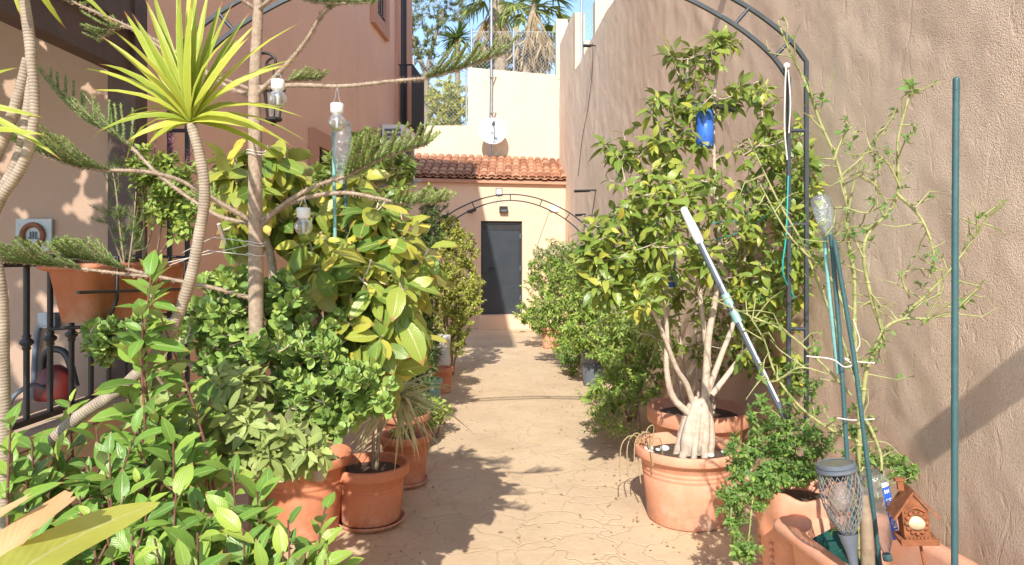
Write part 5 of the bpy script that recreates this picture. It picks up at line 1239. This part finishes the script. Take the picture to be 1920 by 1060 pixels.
def drac_left():
    base = P(5, 900, 1.5); base[2] = .1; t = thing('dracaena', 'second dracaena with pale ringed stems at the left edge of the photo', 'dracaena', base)
    mb = MB()
    for seq, y0, y1, r0, r1 in (([(10, 1000), (8, 870), (3, 700), (0, 560), (-15, 470), (-25, 430), (0, 370), (35, 300), (52, 220), (60, 120), (45, 0), (35, -80)], 1.5, 1.45, .017, .010),
                                ([(2, 370), (42, 310), (62, 240), (64, 170), (56, 100)], 1.46, 1.44, .011, .009), ([(-20, 320), (15, 240), (40, 160), (52, 110)], 1.46, 1.45, .012, .010)):
        c = crv(PP(seq, y0, y1), 6); m = len(c); mb.tube(c, [r0 + (r1 - r0) * i / (m - 1) for i in range(m)], 14)
    obj('stem', mb, M['bark_drac'], t); out = []
    for (px, py, tips) in ((35, -90, [(90, 60), (10, 20), (60, 40), (190, 40)]), (-90, 190, [(40, 110), (42, 240), (75, 298)]), (-60, 250, [(40, 265)])):
        hc = P(px, py, 1.42)
        for (tx, ty) in tips:
            tip = P(tx, ty, 1.42 + rs.uniform(-.1, .1)); d = tip - hc; L = np.linalg.norm(d) * 1.05; out.append((hc, nrm(d) + A([0, 0, .25]), A([0, -1, .6]) + rv() * .2, L, .015, .3, rs.uniform(.2, 1)))
    leaves('leaves', out, T_LIN, M['drac'], t)
drac_left()

# hanging bulbs
def hbulb(label, px, py, Y, ytop):
    c = P(px, py, Y); t = thing('solar_bulb', label, 'solar light', c, 'white capped solar bulbs hung on the pine'); s_ = Y / F
    mb = MB(); mb.lathe([(.001, .044), (.018, .044), (.0195, .042), (.0195, .018), (.018, .016), (.014, .012)], c, 24); obj('cap', mb, M['white'], t)
    mb = MB(); r = .026; mb.lathe([(.013, .016), (.015, .01)] + [(r * math.sin(a), -.012 + r * math.cos(a)) for a in np.linspace(.75, 3.13, 12)], c, 24); obj('bulb', mb, M['bulb'], t)
    mb = MB(); mb.tube(crv([c + A([-.012, 0, .044]), c + A([-.006, 0, .06]), P(px, ytop, Y), c + A([.006, 0, .06]), c + A([.012, 0, .044])], 5), .0009, 5); obj('hanger', mb, M['galv'], t)
    mb = MB(); mb.tube([c + A([0, 0, -.03]), c + A([0, 0, .012])], .004, 8); obj('filament', mb, M['foam'], t)
hbulb('white capped glass bulb beside the wall lantern, leftmost of the three', 521, 178, 2.02, 140)
hbulb('white capped glass bulb hanging from the long upper branch, in the middle of the three', 632, 222, 2.05, 165)
hbulb('white capped glass bulb hanging low over the rubber plant leaves', 569, 418, 2.0, 372)

def stakeL(seq, Y, mt, lb):
    mb = MB(); pts = PP(seq, Y); mb.tube(pts, .0065, 10)
    for k in range(30): mb.ball(pts[0] + (pts[1] - pts[0]) * k / 30, .0078, 6, sz=.5)
    tag(obj('garden_cane', mb, M[mt], base=pts[-1]), lb, 'stake', 'stakes among the left plants')
stakeL([(487, 236), (487, 860)], 2.2, 'greenpole', 'thin dark green stake close behind the pine trunk')
stakeL([(625, 250), (632, 640)], 2.45, 'tealpole', 'blue green stake under the hanging bottle, left of a darker stake')
stakeL([(646, 330), (658, 680)], 2.5, 'greenpole', 'dark green stake slanting beside the hanging bottle')
bottle('tall clear plastic bottle upturned on a stake in front of the barred window', P(640, 345, 2.45), P(641, 228, 2.45), .034, cap=False)

# rubber plants
def rubber():
    base = A([-.85, 2.75, 0]); t = thing('rubber_plant', 'big rubber plant with broad yellow green leaves behind the jade plant', 'rubber plant', base)
    mb = MB(); S_ = [stem(mb, PP(s_, y0, y1), r0, r1, 9) for s_, y0, y1, r0, r1 in [
        ([(530, 900), (520, 700), (515, 560), (505, 470), (470, 380), (440, 300)], 2.7, 2.45, .024, .008), ([(515, 620), (545, 520), (560, 440), (540, 380), (520, 320)], 2.7, 2.55, .016, .007),
        ([(600, 900), (600, 760), (590, 640), (600, 520), (625, 450), (650, 380), (655, 330)], 2.75, 2.7, .022, .007), ([(600, 700), (660, 600), (700, 520), (725, 460)], 2.7, 2.5, .017, .007),
        ([(600, 760), (650, 690), (690, 640), (715, 610)], 2.6, 2.3, .014, .007), ([(620, 640), (680, 560), (740, 480), (770, 440)], 2.75, 2.7, .014, .007), ([(515, 560), (470, 520), (430, 470), (410, 420)], 2.6, 2.4, .013, .007),
        ([(660, 600), (700, 640), (740, 620), (770, 560)], 2.6, 2.6, .012, .006)]]
    bl = [(600, 470, 2.4, 55, 50, .12, 8), (690, 500, 2.35, 55, 60, .12, 12), (740, 560, 2.35, 45, 60, .12, 10), (640, 560, 2.35, 50, 50, .1, 8), (770, 470, 2.45, 35, 60, .1, 8), (700, 400, 2.5, 50, 40, .1, 8), (420, 290, 2.45, 35, 50, .12, 8), (470, 330, 2.45, 45, 55, .15, 11), (520, 300, 2.6, 55, 45, .15, 10), (440, 420, 2.5, 45, 60, .15, 7), (540, 400, 2.6, 60, 55, .2, 11),
          (600, 440, 2.55, 60, 50, .2, 12), (620, 510, 2.5, 70, 50, .2, 13), (700, 460, 2.55, 55, 60, .2, 13), (755, 430, 2.65, 30, 60, .15, 9), (720, 530, 2.5, 55, 50, .2, 12), (770, 520, 2.6, 25, 60, .12, 8),
          (690, 620, 2.35, 55, 45, .15, 10), (760, 610, 2.5, 38, 40, .12, 7), (640, 600, 2.5, 50, 50, .2, 8), (560, 520, 2.55, 55, 45, .2, 8), (660, 340, 2.75, 50, 40, .15, 9), (620, 380, 2.7, 60, 40, .15, 9), (560, 340, 2.7, 50, 40, .15, 8), (730, 690, 2.45, 40, 30, .1, 5)]
    tw = grow(mb, S_, blobs(bl), .0035, up=.3, n=6); obj('stems', mb, M['bark_ficus'], t); out = []
    for p in tw: sprig(out, p, rs.randint(4, 6), .45, (.115, .185), .42, .5, 1.5, .42, .35, hue=(0, 1), jit=.5, lit=.3)
    out = [(a1, nrm(b1) + A([0, 0, -.75 * rs.random()]), c1, *rest) for a1, b1, c1, *rest in out]
    # whorl close to the path
    c = P(715, 648, 2.3)
    for k, (dx, dy) in enumerate([(-50, -30), (-45, 25), (-15, 60), (20, 55), (50, 25), (15, -45), (-5, -55), (-40, 50)]):
        d = P(715 + dx, 648 + dy, 2.3 - .04) - c; out.append((c, nrm(d) + A([0, 0, .1]), A([0, -1, .5]) + rv() * .25, .115, .052, .15, rs.uniform(.05, .4)))
    leaves('leaves', out, T_ELL, M['rubber'], t)
rubber()

def jade():
    base = A([-.75, 2.5, 0]); t = thing('jade_plant', 'large spreading jade plant with thick round green leaves', 'jade plant', base)
    mb = MB(); S_ = [stem(mb, PP(s_, y0, y1), r0, r1, 9) for s_, y0, y1, r0, r1 in [
        ([(560, 850), (530, 770), (480, 700), (440, 620), (410, 560)], 2.45, 2.2, .026, .007), ([(560, 850), (600, 770), (640, 740), (690, 730)], 2.4, 2.25, .026, .009), ([(570, 850), (540, 700), (540, 600), (520, 530)], 2.5, 2.35, .024, .007),
        ([(580, 850), (620, 700), (600, 600), (560, 540)], 2.5, 2.4, .022, .007), ([(540, 790), (450, 740), (380, 700), (330, 660)], 2.4, 2.1, .018, .006), ([(500, 720), (400, 640), (300, 600), (200, 640)], 2.3, 2.3, .015, .006)]]
    bl = [(440, 540, 2.2, 75, 45, .15, 46), (530, 560, 2.25, 65, 50, .18, 46), (400, 610, 2.15, 70, 50, .15, 46), (490, 640, 2.15, 85, 55, .18, 60), (580, 650, 2.2, 70, 55, .18, 50), (640, 720, 2.2, 70, 50, .18, 56),
          (560, 740, 2.15, 80, 50, .18, 52), (690, 740, 2.2, 55, 50, .15, 38), (600, 800, 2.1, 75, 40, .15, 38), (420, 700, 2.1, 60, 50, .15, 30), (200, 640, 2.3, 50, 45, .1, 30), (270, 620, 2.35, 50, 40, .1, 22), (560, 850, 2.1, 55, 30, .12, 24), (640, 610, 2.35, 40, 40, .1, 16)]
    bl = [b_[:6] + (int(b_[6] * 1.7),) for b_ in bl]
    tw = grow(mb, S_, blobs(bl), .0028, up=.4, n=6, wig=.1); obj('stems', mb, M['bark_ficus'], t); out = []
    for p in tw: sprig(out, p, rs.randint(9, 13), .45, (.026, .047), .72, .35, 1.35, .0, -.15, jit=.35, lit=.45, newtip=.45)
    leaves('leaves', out, T_ROUND, M['jade'], t)
    out = []
jade()
b = A([-1.05, 2.2, .2])
shrubby('pittosporum', 'pale green shrub with whorls of oval leaves between the laurel and the jade plant', 'shrub', b, [PP(s_, 2.05, 1.95) for s_ in ([(330, 950), (350, 850), (330, 760), (290, 700)], [(380, 950), (420, 850), (450, 790)], [(400, 950), (470, 870), (520, 850)], [(380, 960), (390, 800), (400, 740)])],
        [(330, 770, 1.9, 75, 45, .1, 26), (430, 790, 1.88, 80, 45, .1, 34), (500, 830, 1.85, 75, 45, .1, 30), (440, 720, 1.95, 60, 30, .1, 14), (570, 850, 1.85, 45, 35, .08, 12), (400, 860, 1.95, 90, 40, .12, 24), (290, 720, 2.05, 50, 35, .1, 10), (560, 800, 2.05, 50, 40, .1, 10)], 9, (.055, .09), .34, 'pitto', T=T_ELL, r=(.008, .004), tipr=.0025, frac=.25, b=(.9, 1.45), droop=.1)

# laurel in the foreground
def laurel():
    base = A([-.75, 1.55, 0]); t = thing('laurel_seedlings', 'glossy laurel with purple stems and large pointed leaves filling the foreground', 'laurel', base)
    mb = MB(); out = []
    tips = [(283, 515, 1.62, 5), (240, 740, 1.6, 3), (395, 740, 1.75, 1), (205, 850, 1.5, 3), (325, 830, 1.5, 3), (435, 875, 1.55, 3), (330, 925, 1.4, 2), (430, 960, 1.42, 2), (540, 975, 1.5, 2), (610, 950, 1.6, 2), (100, 850, 1.6, 3), (50, 880, 1.5, 2), (150, 930, 1.45, 2),
            (250, 960, 1.4, 2), (370, 1000, 1.35, 2), (480, 1010, 1.4, 2), (570, 1020, 1.45, 2), (20, 790, 1.45, 3), (130, 1000, 1.4, 2), (60, 960, 1.5, 2), (200, 1000, 1.4, 2), (300, 880, 1.6, 2), (390, 900, 1.6, 2), (500, 930, 1.55, 2), (250, 1040, 1.3, 1), (420, 1050, 1.3, 1), (180, 800, 1.7, 2), (280, 800, 1.7, 2), (120, 770, 1.75, 1), (90, 1040, 1.35, 1), (350, 1060, 1.3, 1), (560, 1060, 1.35, 1), (500, 1060, 1.35, 1), (10, 900, 1.6, 2), (-20, 1000, 1.5, 2), (600, 1000, 1.5, 2), (160, 870, 1.55, 3), (260, 900, 1.48, 3), (60, 830, 1.6, 2), (370, 940, 1.45, 3), (455, 990, 1.4, 3), (300, 590, 1.62, 3), (262, 640, 1.6, 3), (290, 1010, 1.35, 2), (170, 960, 1.4, 3), (530, 1035, 1.38, 2), (610, 1050, 1.4, 2)]
    for (px, py, Y, n) in tips:
        tip = P(px, py, Y); b = A([tip[0] + rs.uniform(-.08, .12), Y + rs.uniform(-.02, .12), max(.05, tip[2] - rs.uniform(.4, .7))]); 
        if n == 5: b = P(300, 860, 1.62)
        pts = crv([b, (b + tip) / 2 + A([rs.uniform(-.03, .03), 0, 0]), tip], 6); m = len(pts); mb.tube(pts, [.0045 + (.002 - .0045) * i / (m - 1) for i in range(m)], 7)
        k = 19 if n >= 3 else 15; sprig(out, pts, k, .8 if n < 5 else .9, (.09, .145), .41, .5, 1.5, .08, .25, jit=.4, lit=.6, newtip=.35)
        if rs.random() < .8:
            for _ in range(2):
                j = rs.randint(m // 3, m - 3); d = nrm(rv() + A([0, -.5, .6])); q = [pts[j], pts[j] + d * .06, pts[j] + d * .11 + A([0, 0, .03])]; mb.tube(q, [.0028, .0022, .0015], 6); sprig(out, q, 9, .8, (.07, .11), .4, .4, 1.4, .05, .2, jit=.4, lit=.6)
    obj('stems', mb, M['stem_red'], t); leaves('leaves', out, T_OVW, M['laurel'], t)
laurel()
# big leaf and dry sheath nearest the lens
def big_leaf():
    b = P(20, 1110, .78); t = thing('broad_leaf_plant', 'single broad yellow green leaf with a torn dry sheath in the bottom left corner', 'plant', b)
    def strip(mb, pts, wid, nrmv, k=6, cup=.15, jag=0):
        n = len(pts); vs = []; uv = []
        for i, p in enumerate(pts):
            ax = nrm(pts[min(i + 1, n - 1)] - pts[max(i - 1, 0)]); s_ = nrm(np.cross(ax, nrmv))
            for j in range(k + 1):
                u = j / k * 2 - 1; vs.append(p + s_ * u * wid[i] - A(nrmv) * cup * wid[i] * (1 - u * u) + ax * jag * rs.uniform(-1, 1) * (1 if i == n - 1 else 0)); uv.append((j / k, i / (n - 1)))
        mb.add(vs, [(i * (k + 1) + j, i * (k + 1) + j + 1, (i + 1) * (k + 1) + j + 1, (i + 1) * (k + 1) + j) for i in range(n - 1) for j in range(k)], uv, smooth=True, hue=.75)
    mb = MB(); pts = crv([P(-20, 1110, .72), P(60, 1050, .8), P(150, 1000, .9), P(230, 965, .98), P(300, 942, 1.05)], 5); m = len(pts)
    strip(mb, pts, [.032 * math.sin(math.pi * min(1, .25 + .75 * i / (m - 1))) ** .7 + .0005 for i in range(m)], nrm((.25, -.55, .8))); obj('leaf', mb, M['bigleaf'], t)
    mb = MB(); pts = crv([P(-60, 1120, .8), P(-10, 1040, .82), P(50, 985, .85), P(128, 930, .9)], 5); m = len(pts)
    strip(mb, pts, [.028 - .0145 * i / (m - 1) for i in range(m)], nrm((-.2, -.9, .4)), cup=.5, jag=.008)
    pts = crv([P(-60, 1000, .82), P(0, 962, .84), P(55, 930, .86)], 4); strip(mb, pts, [.012 - .008 * i / (len(pts) - 1) for i in range(len(pts))], nrm((-.2, -.6, .7)), cup=.3, jag=.005)
    obj('dry_sheath', mb, M['dry'], t)
big_leaf()

# hanging trough on the railing with two plants
t = thing('railing_trough', 'terracotta trough hooked on the iron railing', 'planter', (-1.47, 2.56, 1.2))
a_, b_ = trough_mesh(-1.465, 2.58, .085, .34, .2, 1.225, wall=.01, rim=.018, corner=.045); obj('trough', a_, M['terra'], t); obj('soil', b_, M['soil'], t)
mb = MB()
for y in (2.34, 2.82): mb.tube([(-1.6, y, 1.45), (-1.35, y, 1.445), (-1.355, y, 1.3), (-1.39, y, 1.21), (-1.58, y, 1.2)], .007, 6)
mb.tube([(-1.362, 2.14, 1.335), (-1.357, 2.3, 1.33), (-1.357, 2.9, 1.31)], .006, 6); obj('hook_frame', mb, M['iron'], t)
b = A([-1.47, 2.68, 1.36])
tb = shrubby('basil_plant', 'bushy lime green basil with purple flower spikes in the railing trough', 'plant', b, [PP(s_, 2.68, 2.6) for s_ in ([(262, 510), (285, 430), (300, 360)], [(275, 510), (330, 430), (345, 370)], [(268, 510), (270, 400), (265, 330)], [(290, 510), (300, 440), (320, 330)])],
        [(300, 330, 2.6, 60, 45, .1, 70), (340, 400, 2.6, 35, 50, .1, 50), (270, 300, 2.62, 45, 30, .1, 30), (300, 380, 2.62, 45, 40, .1, 30), (330, 330, 2.55, 40, 40, .1, 24)], 9, (.025, .045), .52, 'basil', T=T_OV, r=(.005, .002), tipr=.0012)
for px, y0, y1 in ((318, 235, 310), (290, 258, 310), (350, 295, 330), (230, 265, 310), (325, 225, 300), (355, 280, 330)):
    out = []
    for i in range(60):
        out.append((P(px + rs.gauss(0, 2.5), rs.uniform(y0, y1), 2.58), rv(), rv(), .009, .006, 0, rs.random()))
    leaves('flower_spike', out, T_SM, M['flower'], tb)
b = A([-1.5, 2.42, 1.36])
shrubby('feathery_fern', 'fine feathery dark green plant beside the basil in the railing trough', 'plant', b, [PP(s_, 2.42, 2.5) for s_ in ([(235, 510), (225, 430), (215, 340), (200, 290)], [(240, 510), (250, 430), (255, 360)], [(235, 510), (210, 440), (195, 400)])],
        [(230, 400, 2.45, 40, 70, .08, 50), (215, 310, 2.5, 30, 40, .08, 24), (250, 450, 2.45, 35, 40, .08, 26), (190, 400, 2.5, 30, 30, .05, 10)], 30, (.014, .026), .1, 'jas', T=T_NEEDLE, r=(.004, .0015), tipr=.001, frac=1., droop=.0, b=(.5, 1.))

# potted plants along the left
c = A([-.77, 3.72, 0]); t = thing('potted_dracaena', 'round terracotta pot on a saucer holding a small straw leaved dracaena', 'potted plant', c)
pot_parts(t, A([c[0], c[1], .02]), .21, .305, .16, M['terra'], 52, bands=2, rimh=.06, soil=.04); saucer_part(t, c, .19, M['terra_dk'])
mb = MB(); hd = P(755, 765, 3.7); s1 = crv([c + A([.03, 0, .27]), P(712, 800, 3.72), P(718, 760, 3.7), P(735, 745, 3.7)], 5); mb.tube(s1, [.012] * len(s1), 8); s2 = crv([c + A([.01, 0, .27]), P(700, 830, 3.7), P(698, 780, 3.7)], 4); mb.tube(s2, [.009] * len(s2), 8); obj('stem', mb, M['bark_drac'], t)
out = []
for k in range(95):
    d = nrm(A([rs.gauss(.15, .8), rs.gauss(-.2, .7), rs.uniform(-.3, 1.2)])); out.append((P(742, 752, 3.68) + rv() * .01, d, A([0, 0, 1]) + rv() * .4, rs.uniform(.2, .38), .018, rs.uniform(.6, 1.15), rs.random()))
leaves('leaves', out, T_LIN, M['marg'], t)

def plain_pot(label, c, r, h, rb, mat, sauc=False, nm='terracotta_pot', group='terracotta pots left of the path'):
    t = thing(nm, label, 'pot', c, group); pot_parts(t, A(c, float), r, h, rb, mat, 40, rimh=.05)
    if sauc: saucer_part(t, A(c, float) + A([0, 0, -.0]), rb * 1.25, M['terra_dk'])
    return t
plain_pot('large terracotta pot under the jade plant, left of the saucer pot', (-1.10, 3.6, 0), .25, .41, .18, M['terra'])
plain_pot('terracotta pot just behind the one with the straw leaved dracaena', (-.68, 4.35, 0), .17, .32, .12, M['terra'], True)
plain_pot('wide shallow terracotta pot against the large pot under the jade plant', (-.86, 3.92, 0), .2, .2, .15, M['terra_dk'])
plain_pot('terracotta pot hidden among laurel leaves in the foreground', (-.86, 1.78, 0), .16, .55, .13, M['terra'])
plain_pot('terracotta pot on the paving beneath the rubber plant leaves', (-.78, 5.0, 0), .18, .3, .13, M['terra_dk'], True)
plain_pot('small terracotta pot below the pale pot at the foot of the thuja', (-.74, 7.25, 0), .12, .27, .09, M['terra'])
plain_pot('small green glazed pot standing before the small terracotta pot', (-.78, 6.7, 0), .095, .25, .07, simple('green_glaze', (.2, .36, .3), .4, .1, 8), nm='green_pot', group=None)
plain_pot('pale grey cylindrical pot under the thuja', (-.78, 7.75, .0), .085, .55, .075, simple('pale_pot', (.55, .55, .52), .6, .1, 8), nm='grey_pot', group=None)
b = A([-.68, 4.35, .27])
shrubby('low_succulent', 'small round leaved succulent in the pot behind the straw leaved dracaena', 'plant', b, fan(b, .12, .06, 5), [(760, 815, 4.4, 30, 22, .1, 22)], 7, (.03, .05), .6, 'jade', T=T_ROUND)
b = A([-.95, 5.6, 0])
shrubby('dark_shrub', 'dark leafy shrub below the rubber plant beside the path', 'shrub', b, fan(b, .8, .2, 7), [(785, 690, 5.6, 40, 55, .3, 80), (770, 760, 5.2, 40, 45, .25, 60), (745, 720, 5.2, 35, 60, .25, 50)], 10, (.05, .08), .35, 'dark', droop=.2)
b = A([-.62, 5.45, 0])
shrubby('lime_seedling', 'low yellow green seedling on the edge of the paving', 'plant', b, fan(b, .18, .12, 5), [(820, 765, 5.5, 32, 24, .15, 30), (800, 790, 5.3, 25, 18, .1, 14)], 7, (.045, .07), .5, 'basil', T=T_OV)
b = A([-.75, 8.3, 0])
shrubby('thuja_shrub', 'rounded yellow green thuja with brown inner twigs left of the door', 'shrub', b, fan(b, 1.5, .3, 9), [(860, 470, 8.4, 42, 45, .3, 170), (868, 545, 8.3, 46, 60, .32, 260), (850, 620, 8.2, 46, 50, .3, 160), (825, 540, 8.2, 36, 70, .3, 120), (845, 430, 8.5, 26, 28, .2, 50)], 26, (.035, .06), .4, 'thuja', b=(.3, 1.1), up=.1)
b = A([-1.05, 9.3, 0])
shrubby('tall_dark_shrub', 'tall dark green conifer standing behind the thuja', 'shrub', b, fan(b, 2.3, .22, 6), [(820, 420, 9.3, 36, 50, .3, 150), (805, 380, 9.3, 26, 32, .2, 60), (845, 440, 9.4, 28, 30, .2, 60)], 24, (.04, .07), .22, 'dark', b=(.3, 1.))
b = A([-.98, 6.7, 0])
shrubby('oleander', 'narrow leaved oleander between the rubber plant and the thuja', 'shrub', b, fan(b, 1.7, .2, 7), [(800, 430, 6.8, 32, 50, .2, 50), (790, 560, 6.6, 30, 60, .2, 70), (800, 640, 6.6, 30, 60, .2, 70)], 12, (.07, .12), .18, 'dark', T=T_LIN)
b = A([-1.2, 4.6, 0])
shrubby('camellia', 'glossy dark shrub rising behind the rubber plant by the air conditioner', 'shrub', b, fan(b, 2.0, .25, 8), [(690, 290, 4.6, 45, 50, .2, 46), (750, 310, 5.2, 30, 30, .2, 40), (730, 290, 5.2, 30, 20, .2, 20), (630, 340, 4.4, 60, 50, .2, 50), (720, 370, 4.6, 50, 40, .2, 40), (680, 450, 4.5, 80, 60, .2, 30)], 8, (.07, .11), .42, 'ficus', T=T_OV, hue=(0, .5))
# loose debris
out = []
for _ in range(900):
    Y = rs.uniform(3.2, 12); sd_ = rs.choice((-1, 1)); X = (rs.gauss(-.55, .13) if sd_ < 0 else rs.gauss(.72, .16)) * (1.1 - .02 * Y) if rs.random() < .85 else rs.uniform(-.5, .6)
    a = rs.random() * 6.28; out.append((A([X, Y, .010 + rs.random() * .004]), A([math.cos(a), math.sin(a), .05]), A([rs.gauss(0, .2), rs.gauss(0, .2), 1]), rs.uniform(.012, .04), rs.uniform(.006, .018), rs.uniform(-.3, .3), rs.random()))
tag(leaves('leaf_litter', out, T_SM, M['dead'], None, base=(0, 5, 0)), 'dry leaf litter scattered along the edges of the paving', 'leaf litter', kind='stuff')
